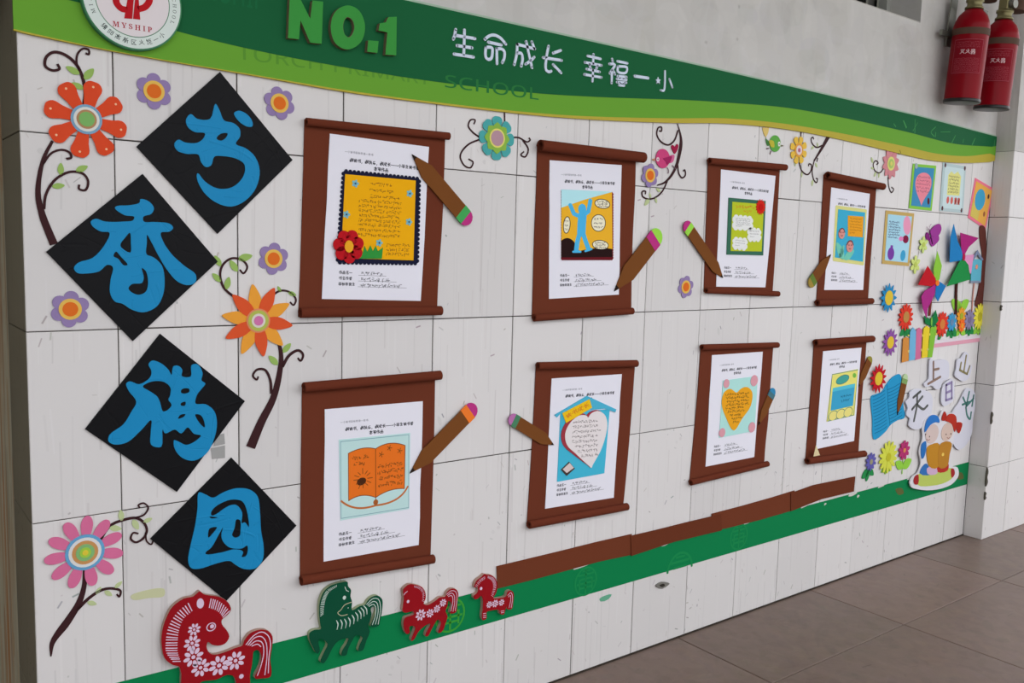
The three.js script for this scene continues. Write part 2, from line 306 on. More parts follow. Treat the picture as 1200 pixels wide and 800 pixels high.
// ---------------------------------------------------------------- the header board and what is fixed on it
const font = await new FontLoader().loadAsync('fonts/droid/droid_sans_regular.typeface.json');
{
  const t = thing('header_board', 'long green wavy header board running along the top of the tiled wall', 'sign', [1.4, 1.4]);
  const low = curve([[-.1397,1.3124],[.0024,1.3035],[.2325,1.2968],[.3931,1.2917],[.5757,1.2925],[.9014,1.3007],[1.2489,1.325],[1.4687,1.3458],[1.7185,1.3564],[2.0056,1.3525],[2.3386,1.3388],[2.525,1.335],[2.7248,1.3444],[2.8956,1.3607]], false, 6);
  low[0] = [WX0 - 0.004, 1.313]; low.push([PX - 0.004, 1.368]);
  const mid = curve([[-.1342,1.3145],[.0024,1.3047],[.2325,1.2986],[.3931,1.2948],[.5756,1.2958],[.9011,1.3061],[1.2483,1.3354],[1.4677,1.3585],[1.7171,1.3703],[2.0034,1.3706],[2.335,1.3644],[2.5213,1.3589],[2.7211,1.3671],[2.8904,1.3898]], false, 6);
  mid[0] = [WX0 - 0.004, 1.315]; mid.push([PX - 0.004, 1.386]);
  const up = curve([[-.0648,1.3695],[-.0353,1.3673],[.1003,1.3497],[.2327,1.3395],[.3928,1.3349],[.5749,1.3346],[.8288,1.3433],[1.0243,1.3581],[1.3053,1.385],[1.4646,1.3975],[1.713,1.413],[1.9982,1.4152],[2.3287,1.4099],[2.6333,1.4006],[2.8989,1.4142]], false, 6);
  up.unshift([WX0 - 0.004, 1.385]); up.push([PX - 0.004, 1.42]);
  const top = [[PX - 0.004, 1.452], [2.4, 1.465], [1.4, 1.473], [0.4, 1.476], [WX0 - 0.004, 1.477]];
  part(t, 'dark_panel', plate([...up, ...top], 0.0005, 0.0059), M('vinyl', 24, 88, 52), 'dark green upper panel');
  part(t, 'light_wave', plate([...mid, ...[...up].reverse()], 0.0005, 0.0055), M('vinyl', 98, 152, 50), 'light green wave along the bottom');
  part(t, 'yellow_edge', plate([...low, ...[...mid].reverse()], 0.0005, 0.0055), M('vinyl', 172, 158, 60), 'thin yellow lower edge');
  part(t, 'white_edge', plate([...top, [WX0 - 0.004, 1.481], [0.4, 1.480], [1.4, 1.477], [2.4, 1.469], [PX - 0.004, 1.456]], 0.0005, 0.0055), M('vinyl', 150, 172, 152));
  const white = M('paper', 196, 206, 222), Zf = 0.0064, Tf = 0.0022;
  const say = (list, w) => part(t, 'letter', strokes(list, w, Zf, Tf), white);
  say([[[.6347,1.4402],[.6328,1.4304],[.6299,1.4213]], [[.6349,1.4292],[.6811,1.4304]], [[.6555,1.4427],[.655,1.3935]], [[.6384,1.4102],[.6743,1.4115]], [[.6318,1.393],[.6784,1.3941]]], 0.0060);
  say([[[.7055,1.4327],[.7152,1.4407],[.7275,1.4448],[.7427,1.4422],[.7583,1.4317]], [[.7143,1.4288],[.747,1.428]], [[.7084,1.4181],[.7075,1.4052],[.7102,1.3968],[.7165,1.3951],[.7226,1.3986],[.7248,1.4088],[.7238,1.4185],[.7084,1.4181]], [[.7353,1.4192],[.7372,1.3898]], [[.7353,1.4188],[.7485,1.4202],[.755,1.4163],[.7554,1.4043],[.7506,1.3937]]], 0.0060);
  say([[[.7879,1.4359],[.8343,1.4339]], [[.7879,1.4359],[.7872,1.4171],[.7815,1.3941]], [[.7877,1.4182],[.799,1.4192],[.8027,1.4093],[.7998,1.3936]], [[.8112,1.445],[.8187,1.4218],[.8283,1.3946]], [[.8336,1.4168],[.8245,1.4083],[.8115,1.3994]], [[.8263,1.4469],[.833,1.4341]]], 0.0060);
  say([[[.8715,1.4451],[.8662,1.4185],[.8665,1.3958],[.8741,1.3923],[.8809,1.3946]], [[.8579,1.4194],[.9092,1.4212]], [[.9056,1.4414],[.885,1.4327]], [[.8859,1.4089],[.9089,1.3949]]], 0.0060);
  say([[[.9835,1.4414],[1.0224,1.4407]], [[1.0006,1.4475],[1.0007,1.4276]], [[.976,1.4266],[1.0259,1.4271]], [[.9899,1.424],[.9938,1.4166]], [[1.014,1.424],[1.0104,1.4169]], [[.9821,1.4133],[1.021,1.4123]], [[.9758,1.4007],[1.0272,1.401]], [[1.0009,1.4135],[1.0006,1.3894]]], 0.0056);
  const fu = say([[[1.0577,1.4458],[1.06,1.4401]], [[1.0497,1.4339],[1.0669,1.4343],[1.0522,1.4135]], [[1.0584,1.4205],[1.059,1.393]], [[1.0633,1.4207],[1.0686,1.4137]], [[1.0745,1.4432],[1.1059,1.443]], [[1.0763,1.4322],[1.1049,1.4335],[1.1026,1.422],[1.0769,1.4206],[1.0763,1.4322]], [[1.0769,1.4107],[1.1046,1.4124]], [[1.0749,1.4043],[1.105,1.4062]], [[1.0753,1.3971],[1.1045,1.3995]], [[1.0823,1.3913],[1.0984,1.3925]]], 0.0056);
  part(fu, 'smile', strokes([[[1.0828,1.3981],[1.0879,1.3953],[1.0952,1.3962],[1.0994,1.4003]], [[1.0815,1.4062],[1.0858,1.4078]], [[1.0932,1.4067],[1.0975,1.4077]]], 0.0018, Zf + Tf, 0.0004), M('paper', 50, 60, 70));
  say([[[1.1311,1.418],[1.1751,1.4193]]], 0.0066);
  const xiao = say([[[1.2306,1.4432],[1.2318,1.4143],[1.2297,1.3979],[1.2186,1.3972]], [[1.247,1.4267],[1.2585,1.4087]]], 0.0048);
  const [sx, sy] = [1.2088,1.4178];
  part(xiao, 'star', plate(Array.from({ length: 10 }, (_, i) => { const r = i % 2 ? 0.0042 : 0.0088, a = i * 0.6283 + 1.65; return [sx + r * Math.cos(a), sy + r * Math.sin(a)]; }), Zf, Tf), white);
  // raised block letters with raw edges
  const green = M('foam', 58, 138, 62), raw = M('foam', 112, 104, 80), zf = 0.0055, tf = 0.0105;
  const block = (pts, holes) => { const m = part(t, 'letter', plate(pts, zf + 0.0004, tf, { holes, bevel: 0.0006 }), raw, 'raised green block letter with raw edges'); part(m, 'letter_face', plate(pts, zf + 0.0004 + tf, 0.0006, { holes }), green); };
  block([[.2864,1.4356],[.3052,1.4366],[.3243,1.406],[.3285,1.4376],[.3485,1.4393],[.346,1.3668],[.3244,1.3654],[.3063,1.4001],[.3032,1.3679],[.2833,1.3666]]);
  const ell = (pts) => curve(pts, true, 5);
  block(ell([[.3965,1.4416],[.4192,1.4363],[.4312,1.4123],[.4232,1.3819],[.3959,1.3646],[.3724,1.3719],[.3634,1.398],[.372,1.426]]), [ell([[.3966,1.4214],[.4057,1.418],[.4099,1.4048],[.4048,1.391],[.398,1.3859],[.3908,1.3897],[.3871,1.403],[.3906,1.4164]])]);
  block([[.4382,1.3873],[.4594,1.3892],[.4572,1.3678],[.4361,1.3667]]);
  block([[.4795,1.4357],[.4971,1.4392],[.4969,1.3692],[.4739,1.3672],[.4777,1.4078],[.4591,1.4083],[.4618,1.4215],[.4744,1.4257]]);
  // ghost of the old print showing through
  const words = (text, x0, x1, y0, y1, size, z, ghost) => {
    const g = new TextGeometry(text, { font, size, depth: 0.00015, curveSegments: 3 }); g.computeBoundingBox();
    const w = g.boundingBox.max.x; g.scale((x1 - x0) / w, 1, 1); g.rotateZ(Math.atan2(y1 - y0, x1 - x0)); g.translate(x0, y0, z);
    part(t, 'faded_lettering', g, ghost);
  };
  words('TORCH PRIMARY', 0.197, 0.58, 1.321, 1.327, 0.024, 0.006, M('vinyl', 84, 138, 48));   // its upper half lies behind the dark panel
  words('SCHOOL', 0.61, 0.85, 1.3275, 1.331, 0.024, 0.0064, M('vinyl', 40, 110, 56));
  words('MYSHIP', 0.118, 0.245, 1.408, 1.408, 0.045, 0.0064, M('vinyl', 26, 96, 58));
  const mark = M('paper', 70, 140, 80);
  for (const [p, w] of [[[[2.3053,1.4421],[2.3271,1.4215]], 0.006], [[[2.3738,1.4533],[2.3787,1.4101]], 0.003], [[[2.3913,1.4446],[2.3663,1.4155]], 0.002], [[[2.5051,1.4428],[2.4775,1.4231],[2.4996,1.4117]], 0.003], [[[2.5077,1.4261],[2.5066,1.4106]], 0.004], [[[2.5382,1.4297],[2.6005,1.4359]], 0.002], [[[2.6375,1.4283],[2.6166,1.4019]], 0.004], [[[2.6934,1.4223],[2.6919,1.4087]], 0.003], [[[2.7743,1.4324],[2.7558,1.4073]], 0.004], [[[2.9182,1.4411],[2.9159,1.4179]], 0.003], [[[2.2515,1.4268],[2.2649,1.4185]], 0.003]]) part(t, 'tape_trace', ribbon(p, w * 0.7, w, 0.0064, 0.0002, 3), mark, 'pale trace of removed lettering');
}
{ // round school plaque
  const [x, y] = [.0291,1.3824], r = 0.0745;
  const t = thing('school_emblem', 'round white school plaque with a red emblem on the green header', 'emblem', [x, y]);
  part(t, 'plaque', plate(Array.from({ length: 64 }, (_, i) => [x + r * Math.cos(i / 64 * 6.28319), y + r * Math.sin(i / 64 * 6.28319)]), 0.0066, 0.0114, { bevel: 0.0012 }), M('vinyl', 70, 128, 92), 'green edged plaque');
  const f = r * 0.965, q = [[x - f, y + f], [x + f, y + f], [x + f, y - f], [x - f, y - f]];
  sheet(t, 'printed_face', q, 0.018, 0.0006, [768, 768], (g, w) => {
    const c = w / 2; g.fillStyle = css(196, 206, 200); g.fillRect(0, 0, w, w);
    g.fillStyle = css(206, 198, 200); g.beginPath(); g.arc(c, c, c * 0.76, 0, 7); g.fill();
    g.strokeStyle = css(60, 110, 80); g.lineWidth = 6; g.beginPath(); g.arc(c, c, c * 0.76, 0, 7); g.stroke();
    g.strokeStyle = css(50, 62, 58);
    [...'绵阳高新区火炬一小'].forEach((ch, i) => { const a = 2.32 - i * 0.188; g.save(); g.translate(c + Math.cos(a) * c * 0.875, c + Math.sin(a) * c * 0.875); g.rotate(a - Math.PI / 2); han(g, ch, -23, -23, 46, 4); g.restore(); });
    g.fillStyle = css(50, 62, 58); g.font = '40px serif'; g.textAlign = 'center'; g.textBaseline = 'middle';
    [...'MIANYANG TORCH PRIMARY SCHOOL'].forEach((ch, i) => { const a = 2.72 + i * 0.1405; g.save(); g.translate(c + Math.cos(a) * c * 0.875, c + Math.sin(a) * c * 0.875); g.rotate(a + Math.PI / 2); g.fillText(ch, 0, 0); g.restore(); });
    g.fillStyle = css(150, 40, 48); g.font = 'bold 58px serif'; g.fillText('M Y S H I P', c - 8, c * 1.555);
  }, 'vinyl', Array.from({ length: 64 }, (_, i) => [x + f * Math.cos(i / 64 * 6.28319), y + f * Math.sin(i / 64 * 6.28319)]));
  const red = M('vinyl', 172, 26, 34), z = 0.0186, e = 0.0008;
  part(t, 'red_symbol', [
    plate([[.022,1.3878],[.0156,1.3532],[.0273,1.3544],[.0305,1.3894]], z, e), plate([[.0326,1.3898],[.0285,1.3546],[.0391,1.3553],[.037,1.3906]], z, e),
    ribbon([[.0202,1.3666],[.0115,1.3673],[.0045,1.3757],[.0076,1.3895],[.0178,1.3959],[.0235,1.3881]], 0.009, 0.011, z, e),
    ribbon([[.0364,1.3703],[.0468,1.3759],[.0537,1.3877],[.0502,1.3991],[.0398,1.4001],[.0338,1.39]], 0.009, 0.011, z, e)], red);
}
// green strip low on the wall, brown paper over it
{
  const t = thing('green_strip', 'long green strip along the wall above the lowest row of tiles', 'wall strip', [1.45, 0.235]);
  part(t, 'strip', plate([[WX0 + 0.001, 0.193], [PX - 0.001, 0.193], [PX - 0.001, 0.277], [2.1, 0.272], [1.2, 0.268], [0.5, 0.273], [WX0 + 0.001, 0.279]], 0.0003, 0.0008), M('vinyl', 14, 118, 68));
  const pale = M('vinyl', 26, 128, 72), lime = M('vinyl', 56, 146, 52);
  const seal = (x, y, r, m, label, half) => {
    const z = 0.0011, e = 0.0003, ring = (a, b) => plate(Array.from({ length: 28 }, (_, i) => [x + a * Math.cos(i / 28 * 6.2832), y + a * Math.sin(i / 28 * 6.2832)]), z, e, { holes: [Array.from({ length: 28 }, (_, i) => [x + b * Math.cos(i / 28 * 6.2832), y + b * Math.sin(i / 28 * 6.2832)])] });
    const b = (u0, u1, v0, v1) => box(x + u0 * r, x + u1 * r, y + v0 * r, y + v1 * r, z, z + e);
    part(t, 'round_motif', [half ? ribbon(Array.from({ length: 13 }, (_, i) => [x + r * 0.94 * Math.cos(i * 0.2618), y + r * 0.94 * Math.sin(i * 0.2618)]), r * 0.12, r * 0.12, z, e, 2) : ring(r, r * 0.88), b(-0.06, 0.06, -0.86, 0.86), b(-0.7, 0.7, 0.42, 0.54), b(-0.5, 0.5, 0.12, 0.24), b(-0.8, 0.8, -0.18, -0.06), b(-0.5, 0.5, -0.48, -0.36), b(-0.62, -0.5, -0.6, 0.2), b(0.5, 0.62, -0.6, 0.2), b(-0.34, 0.34, 0.68, 0.78)].filter((g, i) => !half || [0, 2, 3, 8].includes(i)).map((g) => (g.index ? g.toNonIndexed() : g)), m, label);
  };
  seal(...[1.042,.2276], 0.036, pale); seal(...[1.3759,.1863], 0.05, pale, undefined, true); seal(...[1.6145,.2338], 0.038, pale);
  seal(0.654, 0.236, 0.038, lime, 'bright green round motif');
  const rub = M('vinyl', 88, 92, 52);
  part(t, 'rubbed_patch', blob([[2.4317,.2476],[2.4721,.2457],[2.4856,.2277],[2.4527,.2267]], 0.0011, 0.0003), rub); part(t, 'rubbed_patch', blob([[2.8436,.2435],[2.8865,.2431],[2.903,.2214],[2.8597,.2231]], 0.0011, 0.0003), rub);
  const worn = M('paper', 190, 190, 184);
  for (const [x, y, w] of [[0.62, 0.272, 0.03], [1.0, 0.268, 0.05], [1.3, 0.269, 0.03], [1.62, 0.271, 0.06], [1.9, 0.272, 0.03], [2.15, 0.271, 0.05], [2.32, 0.272, 0.04], [2.5, 0.274, 0.06], [2.02, 0.262, 0.012], [2.2, 0.26, 0.014], [0.76, 0.246, 0.006]])
    part(t, 'worn_spot', blob([[x, y - 0.003], [x + w * 0.4, y - 0.0045 + jit(0.002)], [x + w, y], [x + w * 0.6, y + 0.003], [x + w * 0.2, y + 0.0025]], 0.0011, 0.0002, { n: 3 }), worn);
}
{
  const brown = [M('foam', 104, 54, 35), M('foam', 98, 50, 32)];
  const seg = (pts, z, m, label) => { const x = (pts[0][0] + pts[1][0]) / 2, y = (pts[0][1] + pts[2][1]) / 2; const t = thing('brown_strip', label, 'paper strip', [x, y], 'brown foam strips above the green band'); part(t, 'strip', plate(pts, z, 0.002), m); };
  seg([[.7729,.32],[.8386,.3196],[.9613,.3192],[1.0663,.3197],[1.1896,.3181],[1.1926,.2648],[1.0779,.2692],[.9635,.2679],[.8643,.2676],[.7768,.2685]], 0.0015, brown[0], 'long brown foam strip whose end meets the smallest red horse');
  seg([[1.184,.3149],[1.2769,.3141],[1.4025,.3145],[1.5278,.3133],[1.5337,.2672],[1.3416,.2701],[1.1889,.2627]], 0.0036, brown[1], 'brown foam strip in the middle of the run, below the heart worksheet scroll');
  seg([[1.4912,.3198],[1.6248,.3216],[1.7543,.3248],[1.8595,.3295],[1.8696,.2704],[1.7066,.2674],[1.555,.2687],[1.4996,.272]], 0.0016, brown[0], 'brown foam strip third from the horses, with a torn stepped end');
  seg([[1.839,.3248],[1.9496,.333],[2.1751,.3284],[2.1728,.2803],[1.9995,.2827],[1.8443,.2702]], 0.0038, brown[1], 'short brown foam strip ending under the paper flowers');
}
// ---------------------------------------------------------------- black panels with cut-out blue characters
{
  const black = M('film', 20, 20, 22), blue = M('film', 28, 128, 178), mk = (label, pts, outs) => {
    const x = pts.reduce((a, p) => a + p[0], 0) / 4, y = pts.reduce((a, p) => a + p[1], 0) / 4;
    const t = thing('character_panel', label, 'panel', [x, y], 'black diamond panels with blue characters');
    part(t, 'black_sheet', plate(pts, 0.0008, 0.003, { bevel: 0.0004 }), black, 'glossy black square set on its corner');
    part(t, 'blue_character', outs.map(([o, ...h]) => blob(o, 0.0038, 0.0014, { n: 4, holes: h.map((q) => curve(q, true, 4)) })), blue, 'blue cut-out brush character');
  };
  mk('black diamond panel with the blue character 书, highest of the four', [[.1693,1.2959],[.2976,1.1614],[.163,1.0275],[.0343,1.1613]], [
    [[[.1606,1.2426],[.1676,1.2322],[.1747,1.2171],[.1911,1.2142],[.2014,1.2057],[.2021,1.1932],[.1946,1.18],[.2113,1.1744],[.2282,1.1613],[.2364,1.1383],[.2298,1.1086],[.2108,1.0856],[.1864,1.0742],[.1609,1.0794],[.1395,1.096],[.1285,1.1182],[.13,1.1264],[.1415,1.1138],[.1611,1.1037],[.183,1.105],[.1997,1.1158],[.2099,1.1328],[.2092,1.1472],[.1963,1.1551],[.1724,1.1578],[.158,1.1556],[.1525,1.141],[.1435,1.1376],[.1358,1.145],[.1313,1.1569],[.1122,1.1564],[.0968,1.1609],[.0928,1.1709],[.0994,1.1783],[.1096,1.1748],[.1298,1.176],[.1412,1.1857],[.1423,1.1928],[.1265,1.193],[.1144,1.2004],[.1122,1.2122],[.1199,1.2213],[.1302,1.2149],[.1514,1.2171]], [[.1618,1.1859],[.1691,1.1944],[.1807,1.1962],[.1781,1.1892],[.1697,1.1831]]],
    [[[.192,1.2307],[.2005,1.2359],[.2134,1.2319],[.2228,1.2222],[.2238,1.2126],[.2152,1.2107],[.2004,1.2181]]]]);
  mk('black diamond panel with the blue character 香 beside the orange daisy stem', [[.043,1.1192],[.1629,.9805],[.0233,.8503],[-.0992,.9921]], [
    [[[.0387,1.079],[.0518,1.0756],[.059,1.0657],[.0548,1.0562],[.0425,1.0512],[.0431,1.0434],[.0596,1.0433],[.0832,1.0415],[.0889,1.0347],[.083,1.0286],[.0694,1.0264],[.0726,1.0126],[.0859,.9919],[.1064,.9728],[.1246,.9586],[.1244,.9461],[.1131,.9407],[.0957,.9461],[.0787,.9655],[.0655,.9881],[.0519,1.0155],[.0477,1.0223],[.0471,1.0085],[.0462,.9913],[.0571,.9862],[.0703,.9725],[.0741,.9497],[.0713,.9251],[.0609,.9059],[.0406,.8969],[.0225,.9015],[.0081,.9114],[-.0031,.915],[-.0101,.9294],[-.0088,.9498],[-.0052,.9701],[-.0131,.9734],[-.0252,.9632],[-.0414,.9598],[-.0567,.9604],[-.0617,.968],[-.0548,.9764],[-.0347,.9839],[-.0172,1.0036],[-.0089,1.024],[-.0214,1.0253],[-.0336,1.0332],[-.0359,1.0403],[-.0287,1.0449],[-.0148,1.0412],[.0138,1.0423],[.0267,1.0448],[.0285,1.0506],[.014,1.0524],[-.0002,1.0628],[.0031,1.0663],[.0207,1.0682],[.037,1.0731]], [[.0215,1.0249],[.0149,1.0179],[.0066,1.0042],[.0145,.9958],[.0219,.9936],[.0228,1.0079]], [[.0385,.9687],[.045,.9636],[.0481,.9462],[.0445,.9306],[.0345,.9255],[.023,.9291],[.0176,.936],[.0233,.9429],[.0381,.9445],[.0415,.9532]], [[.0001,.9946],[-.0039,.9871],[.003,.9831],[.0109,.973],[.0173,.9737],[.0079,.9855]]]]);
  mk('black diamond panel with the blue character 满 beside the lower-placed flower trunk', [[.0663,.8606],[.2088,.7359],[.0896,.5896],[-.051,.7128]], [
    [[[.0527,.8169],[.0662,.8118],[.0781,.8003],[.0832,.791],[.0861,.8052],[.0938,.8059],[.1007,.7989],[.0999,.7881],[.1148,.7864],[.1161,.8053],[.1257,.8065],[.1346,.7913],[.1326,.7785],[.1391,.7725],[.1325,.7638],[.1252,.7551],[.1221,.7395],[.1395,.7365],[.154,.7229],[.1583,.7019],[.1536,.676],[.1404,.6512],[.1185,.6408],[.0988,.6481],[.0867,.6651],[.0858,.6798],[.0921,.6773],[.1062,.6694],[.1206,.6741],[.1309,.683],[.119,.6873],[.1084,.6995],[.0976,.6903],[.0871,.698],[.0714,.6931],[.0673,.7001],[.0648,.6713],[.0488,.676],[.0484,.6985],[.0494,.7182],[.034,.7036],[.012,.6853],[-.0077,.6833],[-.0172,.6896],[-.0154,.7],[.006,.7153],[.0179,.7337],[.0265,.7506],[.0152,.7692],[.0115,.7818],[.0172,.7849],[.0319,.7792],[.0489,.7897],[.0508,.8003],[.0465,.8112]], [[.0369,.7753],[.0522,.7824],[.0709,.78],[.0811,.7695],[.0799,.7551],[.0774,.7499],[.0825,.7404],[.0754,.732],[.0685,.7308],[.0635,.7475],[.0592,.7568],[.0485,.7659]], [[.0985,.7645],[.1039,.767],[.1117,.7654],[.1116,.7599],[.1038,.7579],[.0985,.7598]], [[.0972,.7417],[.1054,.7439],[.1046,.7374],[.0982,.7379]], [[.0926,.7158],[.0962,.722],[.1051,.7226],[.1026,.7185]], [[.1212,.7204],[.1302,.7188],[.1362,.7078],[.1372,.6965],[.13,.7028]]]]);
  mk('black diamond panel with the blue character 园, just above the biggest red horse', [[.1842,.6372],[.3056,.4934],[.173,.3782],[.0453,.5156]], [
    [[[.126,.5836],[.1375,.5784],[.1508,.5706],[.1677,.5773],[.1917,.5814],[.2161,.5754],[.2303,.5609],[.2345,.5336],[.2365,.4975],[.2414,.4642],[.2388,.4395],[.2261,.4283],[.2048,.4312],[.1891,.4423],[.1787,.4514],[.153,.4513],[.1262,.448],[.1114,.4521],[.1066,.4657],[.1109,.4923],[.1188,.5251],[.1234,.555]], [[.1479,.5477],[.1574,.5558],[.1813,.5624],[.202,.5564],[.2107,.5374],[.214,.5068],[.207,.5168],[.2011,.5161],[.2019,.5354],[.1915,.5511],[.1777,.5515],[.1505,.5386],[.1465,.541]], [[.1438,.538],[.1589,.5337],[.1471,.534]], [[.1436,.5167],[.157,.5167],[.1502,.5075],[.1417,.5004]], [[.1672,.5149],[.1643,.4998],[.1687,.4867],[.1806,.475],[.2015,.47],[.2103,.4737],[.2121,.4662],[.2084,.4544],[.2007,.4542],[.2032,.4636],[.1875,.4709],[.1668,.4696],[.1371,.4715],[.1365,.4754],[.1466,.4822],[.1603,.504]], [[.1914,.5248],[.1983,.5219],[.1989,.5041],[.1974,.4938],[.1894,.4917],[.1835,.498],[.1878,.5096]]]]);
}

// ---------------------------------------------------------------- brown paper scrolls with worksheets
const BROWN = M('foam', 100, 50, 34), BROWND = M('foam', 96, 46, 31);
function rollGeo(a, b, r) {                                   // a rolled-up edge: a spiral of sheet, seen hollow from its end
  const L = Math.hypot(b[0] - a[0], b[1] - a[1]), dx = (b[0] - a[0]) / L, dy = (b[1] - a[1]) / L, o = [], n = 40, turns = 1.7 * Math.PI * 2;
  for (let i = 0; i <= n; i++) { const u = i / n, q = r * (1 - 0.38 * u); o.push([q * Math.cos(-Math.PI / 2 + u * turns), q * Math.sin(-Math.PI / 2 + u * turns)]); }
  const inn = o.map(([x, y]) => { const l = Math.hypot(x, y), k = (l - 0.0017) / l; return [x * k, y * k]; }).reverse();
  const g = plate([...o, ...inn], 0, L);
  const m = new THREE.Matrix4().makeBasis(new THREE.Vector3(-dy, dx, 0), new THREE.Vector3(0, 0, 1), new THREE.Vector3(dx, dy, 0)).setPosition(a[0], a[1], r + 0.0012);
  g.applyMatrix4(m); return g;
}
const worksheetMat = [0, 1].map(() => new THREE.MeshPhysicalMaterial({ roughness: 0.85, specularIntensity: 0.1, map: tex(canvas(724, 1024, (g, w, h) => {
  g.fillStyle = css(203, 202, 218, LIT); g.fillRect(0, 0, w, h);
  g.strokeStyle = css(120, 120, 130); han(g, '一小读书学校年级一年书', w * 0.15, h * 0.088, 17, 1.6);
  g.strokeStyle = css(30, 30, 38); han(g, '我读书，我快乐，我成长——小学生读书者', w * 0.2, h * 0.132, 25, 3.3); han(g, '参赛作品', w * 0.44, h * 0.168, 25, 3.3);
  g.strokeStyle = css(52, 52, 60);
  ['作品名一', '书名作者', '学校年级生'].forEach((s, i) => {
    const y = h * (0.822 + i * 0.036); han(g, s, w * 0.15, y, 22, 3); g.lineWidth = 1.5; g.beginPath(); g.moveTo(w * 0.34, y + 25); g.lineTo(w * (0.62 + i * 0.11), y + 25); g.stroke();
    scrawl(g, w * 0.36, y + 2, w * (0.2 + i * 0.1 + rnd() * 0.05), 19, 2.6);
  });
}) ) }));
function wavy(a, b, amp, n = 5) { return Array.from({ length: n - 1 }, (_, i) => { const u = (i + 1) / n; return [a[0] + (b[0] - a[0]) * u + jit(amp), a[1] + (b[1] - a[1]) * u + jit(amp * 0.3)]; }); }
function scroll(label, left, right, top, bottom, paper, art) {
  const all = [...left, ...right], x = all.reduce((s, p) => s + p[0], 0) / all.length, y = all.reduce((s, p) => s + p[1], 0) / all.length;
  const t = thing('paper_scroll', label, 'scroll', [x, y], 'brown scrolls with a worksheet each');
  const out = [...curve(left, false, 4), ...curve(right, false, 4).reverse()];
  part(t, 'backing', plate(out, 0.0008, 0.002), BROWN);
  part(t, 'top_roll', rollGeo(top[0], top[1], top[2]), BROWND); part(t, 'bottom_roll', rollGeo(bottom[0], bottom[1], bottom[2]), BROWND);
  const [tl, tr, br, bl] = paper, o = [tl, ...wavy(tl, tr, 0.0004), tr, ...wavy(tr, br, 0.0012), br, ...wavy(br, bl, 0.0004), bl, ...wavy(bl, tl, 0.0008)];
  const p = sheet(t, 'worksheet', paper, 0.0034, 0.0006, [0, 0], worksheetMat[Math.floor(rnd() * 2)], 'paper', o);
  art(p); return t;
}
const Z1 = 0.0042, E1 = 0.0007;
function scallop(q, per, amp) {                               // a quad with little half-round bites all round
  const o = [];
  q.forEach((a, i) => { const b = q[(i + 1) % 4], l = Math.hypot(b[0] - a[0], b[1] - a[1]), n = Math.max(2, Math.round(l / per)), nx = (b[1] - a[1]) / l, ny = -(b[0] - a[0]) / l;
    for (let k = 0; k < n; k++) for (const [u, h] of [[0, 0], [0.12, 0.55], [0.3, 0.92], [0.5, 1], [0.7, 0.92], [0.88, 0.55]]) o.push([a[0] + (b[0] - a[0]) * (k + u) / n + nx * amp * h, a[1] + (b[1] - a[1]) * (k + u) / n + ny * amp * h]); });
  return o;
}
const heart = (pts, z, t) => blob(pts, z, t, { n: 4 });
const textOn = (bg, ink, rowsN, s, extra) => (g, w, h) => { g.fillStyle = css(...bg); g.fillRect(0, 0, w, h); g.strokeStyle = css(...ink); for (let i = 0; i < rowsN; i++) scrawl(g, w * 0.1, h * (0.1 + i * 0.82 / rowsN), w * (i === rowsN - 1 ? 0.4 : 0.8), s, 1.8); if (extra) extra(g, w, h); };

